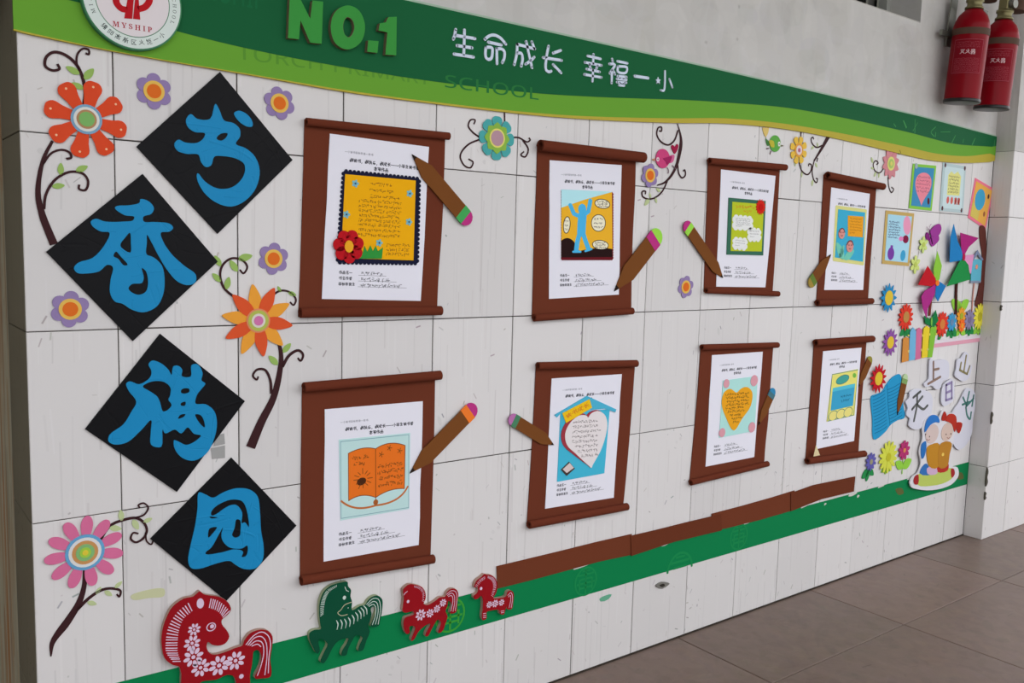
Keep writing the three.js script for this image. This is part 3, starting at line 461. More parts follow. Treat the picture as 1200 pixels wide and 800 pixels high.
scroll('brown scroll with an orange handwritten sheet in a scalloped navy frame and red flower',
  [[.3205,1.2348],[.3185,1.1518],[.3155,1.0531],[.3124,.9534],[.3093,.8819]], [[.6185,1.2395],[.6172,1.147],[.6146,1.0535],[.6082,.9535],[.6063,.8819]],
  [...[[.3207,1.2291],[.6226,1.2327]], .0165 / 2], [...[[.3085,.8897],[.6097,.887]], .0242 / 2.3],
  [[.369,1.2142],[.5803,1.2091],[.5667,.9072],[.3544,.9141]], (p) => {
    part(p, 'navy_frame', plate(scallop([[.3971,1.1486],[.558,1.1452],[.5564,.9819],[.3858,.9822]].reverse(), 0.0085, 0.0045), Z1, E1 * 2), M('foam', 28, 30, 52));
    sheet(p, 'orange_sheet', [[.3988,1.1437],[.5498,1.142],[.5474,.9873],[.3914,.9895]], Z1 + E1 * 2, E1, [384, 448], (g, w, h) => {
      g.fillStyle = css(226, 160, 20); g.fillRect(0, 0, w, h); g.strokeStyle = css(120, 70, 30);
      for (let i = 0; i < 3; i++) scrawl(g, w * 0.35, h * (0.07 + i * 0.075), w * (0.3 + i * 0.06), 14, 2);
      for (let i = 0; i < 8; i++) scrawl(g, w * 0.2, h * (0.28 + i * 0.058), w * 0.62, 14, 2);
      for (let i = 0; i < 3; i++) scrawl(g, w * 0.6, h * (0.8 + i * 0.055), w * 0.36, 14, 2);
    });
    const red = M('foam', 176, 26, 34), c = [.406,1.0114], r = .0298;
    part(p, 'red_flower', Array.from({ length: 7 }, (_, i) => oval(c[0] + Math.cos(i * 0.8976 + 0.3) * r * 0.62, c[1] + Math.sin(i * 0.8976 + 0.3) * r * 0.62, r * 0.45, r * 0.42, i * 0.8976 + 0.3, Z1 + 0.003, 0.0016)), red);
    part(p, 'flower_center', oval(c[0], c[1], r * 0.3, r * 0.38, 0, Z1 + 0.0047, 0.0012), M('foam', 222, 160, 40));
    part(p, 'grass', plate([[.4287,.989],[.4308,1.0109],[.4361,.9995],[.4395,1.0131],[.4455,1.0018],[.4518,1.0144],[.4573,1.0035],[.4631,1.0136],[.468,1.0037],[.4787,1.0108],[.4765,.9896]], Z1 + 0.0022, 0.0012), M('foam', 50, 140, 60));
    for (const q of [[.4194,1.1278], [.5365,1.1161], [.4016,1.0702], [.5355,1.0615], [.4708,1.0196]]) { part(p, 'blue_flower', Array.from({ length: 5 }, (_, i) => oval(q[0] + Math.cos(i * 1.257) * 0.0042, q[1] + Math.sin(i * 1.257) * 0.0042, 0.0034, 0.0026, i * 1.257, Z1 + 0.0022, 0.0006, 8)), M('paper', 120, 178, 190)); part(p, 'flower_center', disc(q[0], q[1], 0.0018, Z1 + 0.0029, 0.0004, 8), M('paper', 40, 60, 110)); }
  });
scroll('brown scroll whose worksheet shows a blue figure reaching up over a black hill',
  [[.8538,1.2408],[.8542,1.1377],[.8527,1.0444],[.8528,.9446],[.853,.8634]], [[1.1506,1.2382],[1.1529,1.1551],[1.1513,1.0651],[1.1526,.9683],[1.1565,.8691]],
  [...[[.8517,1.2346],[1.1638,1.2345]], .0275 / 2], [...[[.8522,.8657],[1.1525,.8741]], .018 / 2],
  [[.8879,1.2079],[1.1044,1.2139],[1.1116,.9138],[.8978,.9065]], (p) => {
    const q = [[.9226,1.1473],[1.0751,1.1512],[1.085,.9947],[.9291,.9928]];
    part(p, 'red_edge', plate(scallop([[.9249,1.1452],[1.0785,1.1484],[1.0865,.9966],[.9313,.9945]].reverse(), 0.006, 0.0026), Z1, E1), M('paper', 120, 24, 34));
    sheet(p, 'drawing', q, Z1 + E1, E1, [384, 512], (g, w, h) => {
      g.fillStyle = css(222, 166, 44); g.fillRect(0, 0, w, h);
      g.fillStyle = css(168, 214, 220); g.beginPath(); g.moveTo(0, 0); g.lineTo(w, 0); g.lineTo(w * 0.45, h * 0.13); g.lineTo(0, h * 0.26); g.fill();
      g.fillStyle = css(38, 22, 22); g.beginPath(); g.moveTo(0, h); g.lineTo(0, h * 0.72); g.quadraticCurveTo(w * 0.12, h * 0.64, w * 0.24, h * 0.74); g.lineTo(w * 0.34, h * 0.87); g.quadraticCurveTo(w * 0.7, h * 0.8, w, h * 0.84); g.lineTo(w, h); g.fill();
      g.fillStyle = css(96, 24, 32); g.fillRect(0, h * 0.96, w, h * 0.05);
      g.strokeStyle = css(72, 168, 214); g.lineCap = g.lineJoin = 'round';
      const l = (lw, ...p2) => { g.lineWidth = lw; g.beginPath(); p2.forEach(([a, b], i) => g[i ? 'lineTo' : 'moveTo'](a * w, b * h)); g.stroke(); };
      l(30, [0.38, 0.38], [0.24, 0.34], [0.17, 0.22]); l(30, [0.38, 0.38], [0.52, 0.3], [0.56, 0.14]); l(64, [0.4, 0.36], [0.38, 0.6]); l(34, [0.36, 0.58], [0.3, 0.74], [0.28, 0.86]); l(34, [0.4, 0.58], [0.46, 0.72], [0.52, 0.84]); l(16, [0.22, 0.88], [0.36, 0.88]); l(16, [0.46, 0.87], [0.58, 0.84]);
      g.fillStyle = css(72, 168, 214); g.beginPath(); g.ellipse(w * 0.4, h * 0.27, 30, 40, 0, 0, 7); g.fill();
      for (const [x, y, rx, ry] of [[0.8, 0.18, 58, 34], [0.72, 0.46, 54, 62], [0.1, 0.5, 24, 60], [0.76, 0.78, 62, 34]]) { g.fillStyle = css(222, 216, 190); g.strokeStyle = css(40, 36, 36); g.lineWidth = 5; g.beginPath(); g.ellipse(x * w, y * h, rx, ry, 0.1, 0, 7); g.fill(); g.stroke(); g.strokeStyle = css(70, 60, 60); for (let k = -1; k < 2; k++) scrawl(g, x * w - rx * 0.7, y * h + k * ry * 0.5 - 6, rx * 1.4, 12, 2); }
    });
  });
scroll('brown scroll with a green framed lime sheet, white clouds and a red sun',
  [[1.4068,1.2454],[1.4103,1.1593],[1.4112,1.082],[1.414,.9911],[1.4156,.9177]], [[1.7019,1.2479],[1.7028,1.1547],[1.7029,1.0572],[1.7023,.9659],[1.7007,.9094]],
  [...[[1.4022,1.2458],[1.7155,1.2533]], .021 / 2.2], [...[[1.4151,.9207],[1.7176,.9089]], .0185 / 2.2],
  [[1.4565,1.2299],[1.6833,1.2294],[1.6661,.9273],[1.4607,.9306]], (p) => {
    part(p, 'green_board', plate([[1.4904,1.1605],[1.6438,1.16],[1.6459,1.0143],[1.4939,1.0139]], Z1, 0.002), M('foam', 58, 104, 84));
    sheet(p, 'lime_sheet', [[1.5045,1.1507],[1.6358,1.1507],[1.6372,1.0245],[1.5076,1.0235]], Z1 + 0.002, E1, [256, 320], (g, w, h) => { g.fillStyle = css(172, 184, 44); g.fillRect(0, 0, w, h); g.strokeStyle = css(190, 110, 40); scrawl(g, w * 0.1, h * 0.05, w * 0.6, 18, 3); scrawl(g, w * 0.35, h * 0.15, w * 0.3, 14, 2); });
    const cl = (pts, n) => sheet(p, 'cloud_note', pts, Z1 + 0.0027, E1, [192, 160], textOn([214, 216, 214], [80, 80, 84], n, 12), 'paper', scallop(pts.slice().reverse(), 0.017, 0.0055));
    cl([[1.5128,1.1134],[1.5869,1.1118],[1.5894,1.0828],[1.5132,1.0829]], 5); cl([[1.5755,1.0823],[1.6244,1.0812],[1.6267,1.0552],[1.5779,1.054]], 3); cl([[1.5175,1.0557],[1.5704,1.0538],[1.5692,1.03],[1.5173,1.0323]], 3);
    const c = [1.6211,1.1425], red = M('foam', 200, 40, 30);
    part(p, 'red_sun', plate(Array.from({ length: 28 }, (_, i) => { const r = i % 2 ? 0.016 : 0.0215, a = i * 0.2244; return [c[0] + r * Math.cos(a), c[1] + r * Math.sin(a)]; }), Z1 + 0.0028, 0.0012), red); part(p, 'sun_center', disc(c[0], c[1], 0.009, Z1 + 0.004, 0.0008), M('foam', 186, 28, 24));
  });
scroll('narrow brown scroll with a blue picture of two pink faces under an orange note',
  [[1.9079,1.2485],[1.9102,1.1579],[1.9125,1.0553],[1.9122,.9518],[1.9113,.8774]], [[2.1856,1.2293],[2.1855,1.1401],[2.1825,1.0619],[2.181,.9597],[2.1828,.8766]],
  [...[[1.9109,1.2462],[2.2058,1.2318]], .0232 / 2], [...[[1.9015,.881],[2.1889,.8818]], .0218 / 2.1],
  [[1.9472,1.2147],[2.1499,1.208],[2.1494,.9165],[1.944,.9181]], (p) => {
    part(p, 'yellow_border', plate(scallop([[1.975,1.1632],[2.1363,1.1588],[2.1413,.9932],[1.9786,1.0045]].reverse(), 0.006, 0.002), Z1, E1), M('paper', 206, 204, 130));
    part(p, 'blue_sheet', plate([[1.9865,1.1541],[2.1289,1.1508],[2.1346,1.0025],[1.9854,1.0136]], Z1 + E1, E1), M('paper', 62, 164, 196));
    sheet(p, 'orange_note', [[2.0374,1.1377],[2.1207,1.1382],[2.1242,1.0759],[2.0445,1.0775]], Z1 + E1 * 2, E1, [160, 192], textOn([216, 150, 40], [150, 90, 30], 6, 12));
    part(p, 'green_leaves', [leafShape([2.0323,1.0089], [1.987,1.0571], 0.25, Z1 + 0.0014, 0.0006), leafShape([2.0323,1.0089], [2.0833,1.0365], 0.25, Z1 + 0.0014, 0.0006), leafShape([2.0079,1.0124], [2.0275,1.0506], 0.25, Z1 + 0.0014, 0.0006)], M('paper', 110, 190, 170));
    for (const [x, y, r] of [[...[2.0103,1.084], 0.0165], [...[2.0575,1.0474], 0.0185]]) { part(p, 'pink_face', oval(x, y, r, r * 0.95, 0, Z1 + 0.002, 0.001), M('paper', 206, 140, 132)); part(p, 'face_lines', [disc(x - r * 0.35, y + r * 0.2, r * 0.13, Z1 + 0.0031, 0.0003, 8), disc(x + r * 0.35, y + r * 0.2, r * 0.13, Z1 + 0.0031, 0.0003, 8), ribbon([[x - r * 0.3, y - r * 0.3], [x, y - r * 0.45], [x + r * 0.3, y - r * 0.3]], r * 0.1, r * 0.1, Z1 + 0.0031, 0.0003, 3), ribbon([[x - r * 0.9, y + r * 0.2], [x - r * 0.5, y + r * 0.75], [x, y + r * 0.9], [x + r * 0.5, y + r * 0.75], [x + r * 0.9, y + r * 0.2]], r * 0.2, r * 0.2, Z1 + 0.0031, 0.0003, 3)], M('paper', 110, 62, 60)); }
  });
scroll('brown scroll whose worksheet carries an orange open book drawing',
  [[.3168,.756],[.3158,.6711],[.3147,.5897],[.3137,.4798],[.3133,.3851]], [[.6046,.7478],[.6047,.6405],[.6038,.5502],[.6022,.453],[.601,.372]],
  [...[[.3157,.7527],[.6112,.7558]], .0209 / 2], [...[[.311,.3885],[.6023,.3726]], .0207 / 2],
  [[.3611,.7075],[.5753,.7046],[.5711,.4066],[.36,.4133]], (p) => {
    sheet(p, 'drawing', [[.3898,.6466],[.5467,.6431],[.5466,.4864],[.3944,.4882]], Z1, E1, [512, 512], (g, w, h) => {
      g.fillStyle = css(176, 206, 204); g.fillRect(0, 0, w, h); g.strokeStyle = css(110, 150, 160); g.lineWidth = 4; g.strokeRect(8, 12, w - 16, h - 24);
      g.fillStyle = css(214, 106, 34); g.strokeStyle = css(120, 60, 24); g.lineWidth = 5; g.lineJoin = g.lineCap = 'round';
      const bk = new Path2D(); bk.moveTo(w * 0.12, h * 0.18); bk.quadraticCurveTo(w * 0.32, h * 0.1, w * 0.5, h * 0.16); bk.quadraticCurveTo(w * 0.7, h * 0.06, w * 0.93, h * 0.16); bk.lineTo(w * 0.92, h * 0.72); bk.quadraticCurveTo(w * 0.7, h * 0.68, w * 0.5, h * 0.78); bk.quadraticCurveTo(w * 0.3, h * 0.68, w * 0.12, h * 0.77); bk.closePath(); g.fill(bk); g.stroke(bk);
      g.beginPath(); g.moveTo(w * 0.5, h * 0.17); g.lineTo(w * 0.5, h * 0.84); g.stroke();
      g.strokeStyle = css(176, 96, 46); g.lineWidth = 12; g.beginPath(); g.moveTo(w * 0.02, h * 0.76); g.quadraticCurveTo(w * 0.2, h * 0.93, w * 0.5, h * 0.88); g.quadraticCurveTo(w * 0.85, h * 0.9, w * 0.97, h * 0.7); g.stroke();
      g.fillStyle = css(150, 84, 40); g.beginPath(); g.arc(w * 0.5, h * 0.84, 18, 0, 7); g.fill();
      g.strokeStyle = css(96, 56, 24); scrawl(g, w * 0.17, h * 0.22, w * 0.24, 20, 3); scrawl(g, w * 0.2, h * 0.3, w * 0.16, 18, 3);
      for (let i = 0; i < 4; i++) scrawl(g, w * 0.53, h * (0.36 + i * 0.08), w * 0.36, 20, 3);
      g.fillStyle = css(70, 40, 22); g.beginPath(); g.ellipse(w * 0.3, h * 0.55, 34, 24, -0.2, 0, 7); g.fill();
      for (let i = 0; i < 12; i++) { const a = i * 0.52, x = w * 0.32, y = h * 0.52; g.lineWidth = 4; g.beginPath(); g.moveTo(x + Math.cos(a) * 34, y + Math.sin(a) * 34); g.lineTo(x + Math.cos(a) * (52 + rnd() * 18), y + Math.sin(a) * (52 + rnd() * 18)); g.stroke(); }
      for (const [x, y] of [[0.58, 0.24], [0.7, 0.17], [0.85, 0.22]]) for (let i = 0; i < 5; i++) { g.beginPath(); g.moveTo(x * w, y * h); g.lineTo(x * w + Math.cos(i * 1.26) * 18, y * h + Math.sin(i * 1.26) * 18); g.stroke(); }
    });
  });
scroll('brown scroll with a blue paper house holding a white heart',
  [[.868,.758],[.8662,.6756],[.8637,.5927],[.8597,.4925],[.8548,.3961]], [[1.1765,.7424],[1.1726,.6492],[1.1677,.5586],[1.1615,.4615],[1.1559,.3958]],
  [...[[.8663,.7592],[1.173,.7467]], .0192 / 2], [...[[.8538,.4016],[1.1605,.3942]], .0211 / 2.1],
  [[.9131,.7275],[1.1321,.7231],[1.1214,.4214],[.9055,.4287]], (p) => {
    part(p, 'house', plate([[.9417,.6476],[1.0952,.6411],[1.0856,.4871],[.9382,.487]], Z1, 0.0012), M('paper', 66, 172, 200));
    part(p, 'roof', plate([[.923,.6437],[1.0197,.6798],[1.1163,.6392],[1.1134,.6323],[1.0775,.6445],[.9418,.6465],[.9305,.6374]], Z1 + 0.0006, 0.0014), M('paper', 74, 168, 196));
    sheet(p, 'yellow_sign', [[.9455,.6461],[1.0277,.6716],[1.0365,.6505],[.9575,.6222]], Z1 + 0.0022, E1, [224, 96], (g, w, h) => { g.fillStyle = css(224, 178, 30); g.fillRect(0, 0, w, h); g.strokeStyle = css(190, 96, 40); han(g, '读书成长', 14, 24, 46, 4); });
    part(p, 'red_heart', heart([[1.0181,.6348],[1.014,.6381],[.9884,.6405],[.9583,.6242],[.9442,.5984],[.951,.5719],[.983,.5458],[1.0288,.5144],[1.0402,.5068],[1.0438,.5155],[1.0769,.565],[1.0859,.61],[1.0735,.6326],[1.0526,.6436],[1.0278,.6398],[1.0201,.6346]], Z1 + 0.0015, 0.001), M('paper', 150, 56, 66));
    const hp = curve([[1.0244,.6282],[1.0202,.6331],[.9984,.6359],[.9699,.6216],[.9557,.5972],[.9626,.5705],[.9907,.5463],[1.0318,.5132],[1.0412,.5066],[1.0449,.513],[1.0687,.5445],[1.0834,.5796],[1.087,.6099],[1.0766,.6307],[1.0538,.6412],[1.0329,.6364],[1.0263,.6295]], true, 4);
    sheet(p, 'white_heart', [[.9476,.6488],[1.0856,.642],[1.0846,.5052],[.9518,.5139]], Z1 + 0.0026, E1, [256, 320], (g, w, h) => { g.fillStyle = css(212, 206, 206); g.fillRect(0, 0, w, h); g.strokeStyle = css(110, 100, 100); for (let i = 0; i < 8; i++) scrawl(g, w * (0.2 + Math.max(0, i - 4) * 0.07), h * (0.16 + i * 0.095) - i * 3, w * (0.68 - Math.abs(i - 2) * 0.05), 13, 2); }, 'paper', hp);
    part(p, 'little_book', plate([[.9474,.5145],[.9712,.5299],[.9893,.5118],[.9652,.4977]], Z1 + 0.0014, 0.0016), M('paper', 70, 56, 52)); part(p, 'little_book_pages', plate([[.9518,.5151],[.9721,.5274],[.9855,.5141],[.9641,.5047]], Z1 + 0.003, 0.0006), M('paper', 206, 190, 186));
  });
scroll('brown scroll whose worksheet has an orange heart between four pink corner discs',
  [[1.4142,.7751],[1.4122,.6888],[1.4071,.5882],[1.4011,.4983],[1.3954,.4154]], [[1.7183,.7638],[1.7158,.6554],[1.715,.5583],[1.7091,.4855],[1.7076,.4273]],
  [...[[1.4091,.7745],[1.7275,.766]], .0185 / 2.1], [...[[1.3915,.4213],[1.713,.4297]], .0195 / 2.2],
  [[1.4578,.7517],[1.6708,.7499],[1.6593,.4549],[1.4547,.4543]], (p) => {
    part(p, 'mint_sheet', plate([[1.5062,.6811],[1.6532,.6838],[1.6527,.53],[1.5027,.5267]], Z1, 0.0012), M('paper', 166, 212, 206));
    const hp = curve([[1.5649,.6443],[1.5371,.6569],[1.5115,.6474],[1.505,.6191],[1.5257,.5796],[1.5617,.5408],[1.5937,.57],[1.6277,.6025],[1.6321,.6378],[1.6093,.6561],[1.5821,.6535]], true, 4);
    sheet(p, 'orange_heart', [[1.5018,.6596],[1.6324,.6556],[1.6376,.5418],[1.5108,.5462]], Z1 + 0.0012, 0.001, [256, 320], (g, w, h) => { g.fillStyle = css(216, 152, 34); g.fillRect(0, 0, w, h); g.strokeStyle = css(110, 74, 30); for (let i = 0; i < 9; i++) scrawl(g, w * (0.12 + Math.max(0, i - 4) * 0.06), h * (0.12 + i * 0.09) - i * 2, w * (0.74 - Math.max(0, i - 3) * 0.1), 15, 3); }, 'paper', hp);
    for (const [q, r] of [[[1.52,.672], 0.012], [[1.6375,.6718], 0.0155], [[1.513,.5401], 0.0125], [[1.6386,.5417], 0.0145]]) part(p, 'pink_disc', disc(q[0], q[1], r, Z1 + 0.0012, 0.001), M('paper', 206, 148, 158));
  });
scroll('narrow brown scroll with a yellow and blue drawing, a cream paper scrap at its foot',
  [[1.9118,.7611],[1.913,.679],[1.9111,.5967],[1.9086,.4882],[1.9063,.408]], [[2.1903,.7633],[2.1897,.6613],[2.1868,.5872],[2.1873,.4851],[2.1878,.4015]],
  [...[[1.9044,.7648],[2.2066,.7635]], .0241 / 2.1], [...[[1.9004,.4137],[2.2065,.3988]], .0237 / 2.1],
  [[1.9583,.7367],[2.1624,.7379],[2.1563,.4442],[1.9543,.4423]], (p) => {
    sheet(p, 'drawing', [[2.0124,.6649],[2.1491,.6719],[2.1465,.5265],[1.9984,.521]], Z1, 0.0012, [320, 384], (g, w, h) => {
      g.fillStyle = css(212, 206, 110); g.fillRect(0, 0, w, h); g.strokeStyle = css(60, 110, 110); g.lineWidth = 5; g.strokeRect(4, 4, w - 8, h - 8);
      g.fillStyle = css(58, 150, 186); g.fillRect(w * 0.08, h * 0.36, w * 0.84, h * 0.42); g.fillStyle = css(80, 176, 196); g.fillRect(w * 0.08, h * 0.3, w * 0.84, h * 0.08);
      g.fillStyle = css(66, 150, 140); g.beginPath(); g.ellipse(w * 0.42, h * 0.16, 76, 34, -0.1, 0, 7); g.fill(); g.stroke(); g.fillStyle = css(110, 170, 70); g.beginPath(); g.ellipse(w * 0.86, h * 0.12, 24, 18, 0.6, 0, 7); g.fill();
      g.fillStyle = css(214, 204, 120); for (const x of [0.2, 0.48, 0.76]) { g.beginPath(); g.ellipse(w * x, h * 0.9, 52, 40, 0, 0, 7); g.fill(); g.stroke(); }
      g.strokeStyle = css(30, 84, 110); scrawl(g, w * 0.4, h * 0.5, w * 0.4, 14, 3); scrawl(g, w * 0.45, h * 0.6, w * 0.3, 14, 3);
    });
    const t = rootOf(p); part(t, 'paper_scrap', plate([[1.9181,.4279],[1.9275,.4603],[1.9504,.4278]], 0.02, 0.001), M('paper', 206, 192, 150), 'small cream paper triangle');
  });

// ---------------------------------------------------------------- cut-out pencils
function pencil(label, tip, end, w, fer, era, z = 0.0052) {
  const t = thing('paper_pencil', label, 'paper pencil', [(tip[0] + end[0]) / 2, (tip[1] + end[1]) / 2], 'cut-out pencils stuck beside the scrolls');
  const L = Math.hypot(end[0] - tip[0], end[1] - tip[1]), ux = (end[0] - tip[0]) / L, uy = (end[1] - tip[1]) / L, q = (u, v) => [tip[0] + ux * u - uy * v, tip[1] + uy * u + ux * v], h = w / 2, s = w * 1.35;
  const e0 = L - w * 0.52, f0 = L - w * 1.02, e = 0.0024;
  part(t, 'body', plate([q(s * 0.24, h * 0.24), q(s * 0.24, -h * 0.24), q(s, -h), q(f0, -h), q(f0, h), q(s, h)], z, e), M('foam', 112, 68, 34));
  part(t, 'tip', plate([q(0, 0), q(s * 0.24, -h * 0.24), q(s * 0.24, h * 0.24)], z, e), M('foam', 40, 30, 26), 'dark pencil point');
  part(t, 'ferrule', plate([q(f0, h * 1.02), q(f0, -h * 1.02), q(e0, -h * 1.02), q(e0, h * 1.02)], z, e + 0.0004), fer);
  part(t, 'eraser', plate([q(e0, h), q(e0, -h), ...Array.from({ length: 9 }, (_, i) => { const a = -Math.PI / 2 + i * Math.PI / 8; return q(e0 + Math.cos(a) * w * 0.5, Math.sin(a) * h); })], z, e), era);
}
const mag = M('foam', 176, 52, 122), grn = M('foam', 66, 158, 84), lim = M('foam', 146, 206, 72);
pencil('pencil with green band and pink eraser over the orange-sheet scroll', [.5403,1.1913], [.6818,1.0643], .0338, grn, mag);
pencil('pencil with pink band and lime eraser over the blue-figure scroll', [1.0938,.9218], [1.242,1.0668], .0457, mag, lim);
pencil('pencil with lime band and pink eraser beside the green framed worksheet', [1.4823,.9531], [1.3251,1.0904], .0316, lim, mag);
pencil('small pencil with olive band on the narrow scroll of two pink faces', [1.9623,1.0222], [1.8632,.9298], 0.034, M('foam', 96, 120, 54), M('foam', 150, 128, 60));
pencil('pencil with orange band and pink eraser over the open-book scroll', [.5461,.5605], [.7056,.6855], .0355, M('foam', 226, 118, 46), mag);
pencil('pencil with green band and mauve eraser over the white-heart scroll', [.9236,.5746], [.7933,.6516], .0279, M('foam', 70, 124, 92), M('foam', 172, 108, 160));
pencil('slim pencil with blue eraser over the orange-heart scroll', [1.6684,.5447], [1.7305,.6434], .0291, M('foam', 70, 110, 120), M('foam', 52, 128, 168), 0.0036);
pencil('slim pencil with olive end on the scroll with the cream scrap', [2.1584,.6144], [2.2192,.7068], .0307, M('foam', 110, 64, 34), M('foam', 140, 130, 56), 0.0036);

// ---------------------------------------------------------------- painted horse boards
function horse(label, at, pts, col, edge, decor) {
  const t = thing('horse_cutout', label, 'horse cutout', [...at, 0], 'painted horse boards along the green strip');
  const out = curve(pts, true, 3);
  part(t, 'board', plate(out, 0.0014, 0.009, { bevel: 0.0008 }), edge, 'pale cut edge of the board');
  part(t, 'painted_face', plate(out, 0.0098, 0.0008), col); decor(t); return t;
}
const pinkish = M('paper', 206, 184, 204), HZ = 0.0106, HE = 0.0004;
function daisy(t, [x, y], r, n = 8) {
  part(t, 'painted_flower', [...Array.from({ length: n }, (_, i) => { const a = i / n * 6.2832 + 0.2; return oval(x + Math.cos(a) * r * 0.66, y + Math.sin(a) * r * 0.66, r * 0.33, r * 0.2, a, HZ, HE, 10); }), disc(x, y, r * 0.2, HZ, HE, 8)], pinkish);
}
function hatch(t, outer, inner, n, w, m = pinkish) {
  const a = curve(outer, false, 20), b = curve(inner, false, 20), g = [];
  for (let i = 0; i <= n; i++) { const p = a[Math.round(i / n * (a.length - 1))], q = b[Math.round(i / n * (b.length - 1))]; g.push(ribbon([p, q], w, w * 0.8, HZ, HE, 1)); }
  part(t, 'mane_stripes', g, m);
}
const lines = (t, name, ps, w, m = pinkish) => ps.forEach((p) => part(t, name.replace(/s$/, ''), ribbon(p, w, w, HZ, HE, 4), m));
const hred = M('vinyl', 140, 20, 28), hgreen = M('vinyl', 16, 72, 50), hedge = M('paper', 168, 140, 128), hwhite = M('paper', 190, 206, 196);
horse('largest red horse board with pale daisies, under the 园 panel', [.156,.2765], [[.1191,.4068],[.124,.4096],[.1301,.4032],[.139,.3988],[.1548,.393],[.1661,.3857],[.1752,.3753],[.1786,.3627],[.1728,.3557],[.1624,.3487],[.1623,.3404],[.1703,.3277],[.1752,.3145],[.1689,.3042],[.1585,.3021],[.1449,.3069],[.1371,.3143],[.1347,.306],[.1402,.2927],[.1493,.2874],[.1653,.2872],[.1863,.2901],[.1992,.2915],[.2023,.2992],[.2124,.31],[.2292,.3131],[.2462,.3076],[.2555,.2942],[.2547,.2746],[.251,.2508],[.2534,.2278],[.2509,.2173],[.2361,.219],[.2216,.2232],[.2314,.2438],[.2344,.2627],[.2279,.2755],[.2199,.2752],[.2182,.2671],[.2164,.2504],[.2127,.2318],[.2131,.2121],[.2117,.173],[.1879,.1791],[.1869,.2075],[.187,.2269],[.1812,.2395],[.1696,.244],[.1511,.2408],[.1262,.2444],[.1194,.2392],[.1179,.1993],[.0903,.2066],[.0896,.2362],[.0886,.2808],[.0762,.2889],[.0636,.3039],[.0587,.3304],[.0601,.3529],[.0667,.3741],[.0776,.392],[.0972,.4024],[.1124,.4025]], hred, hedge, (t) => {
  hatch(t, [[.1036,.3929],[.0839,.3791],[.0708,.3594],[.0657,.3354],[.0659,.3147],[.0763,.2953]], [[.1104,.377],[.0956,.3667],[.0878,.3483],[.0854,.3304],[.0851,.3096],[.0897,.2917]], 22, 0.0018);
  hatch(t, [[.1435,.392],[.1547,.3859],[.166,.3751],[.1763,.362]], [[.1399,.3759],[.15,.3701],[.159,.3613],[.1636,.3527]], 9, 0.0018);
  const [ex, ey] = [.1246,.3876]; part(t, 'ear', oval(ex, ey, 0.0062, 0.0092, 0.1, HZ, HE), pinkish);
  const [x, y] = [.143,.3404]; part(t, 'eye', [plate(Array.from({ length: 20 }, (_, i) => [x + 0.0085 * Math.cos(i * 0.3142), y + 0.0078 * Math.sin(i * 0.3142)]), HZ, HE, { holes: [Array.from({ length: 20 }, (_, i) => [x + 0.0068 * Math.cos(i * 0.3142), y + 0.0062 * Math.sin(i * 0.3142)])] }), disc(x + 0.0016, y + 0.0006, 0.0036, HZ, HE)], pinkish);
  for (const [c, r] of [[[.1135,.343], 0.0105], [[.1097,.319], 0.0135], [[.1116,.2933], 0.0165], [[.1238,.2706], 0.0155], [[.1564,.2657], 0.0175], [[.1861,.2665], 0.0165]]) daisy(t, c, r * 1.08, 8);
  const d = [.1965,.234]; part(t, 'painted_dot', disc(d[0], d[1], 0.0042, HZ, HE), pinkish);
  lines(t, 'tail_stripes', [[[.2051,.2912],[.2195,.3045],[.234,.3082],[.2462,.299],[.2516,.2829],[.2485,.2565],[.2472,.2258]], [[.2087,.2891],[.2219,.3003],[.234,.2996],[.2425,.2877],[.2449,.2624],[.2406,.224]], [[.2123,.2881],[.2243,.2936],[.2352,.2883],[.2388,.2689],[.2338,.2456],[.2264,.2267]], [[.2159,.286],[.2267,.2868],[.2334,.2802]]], 0.0016);
});
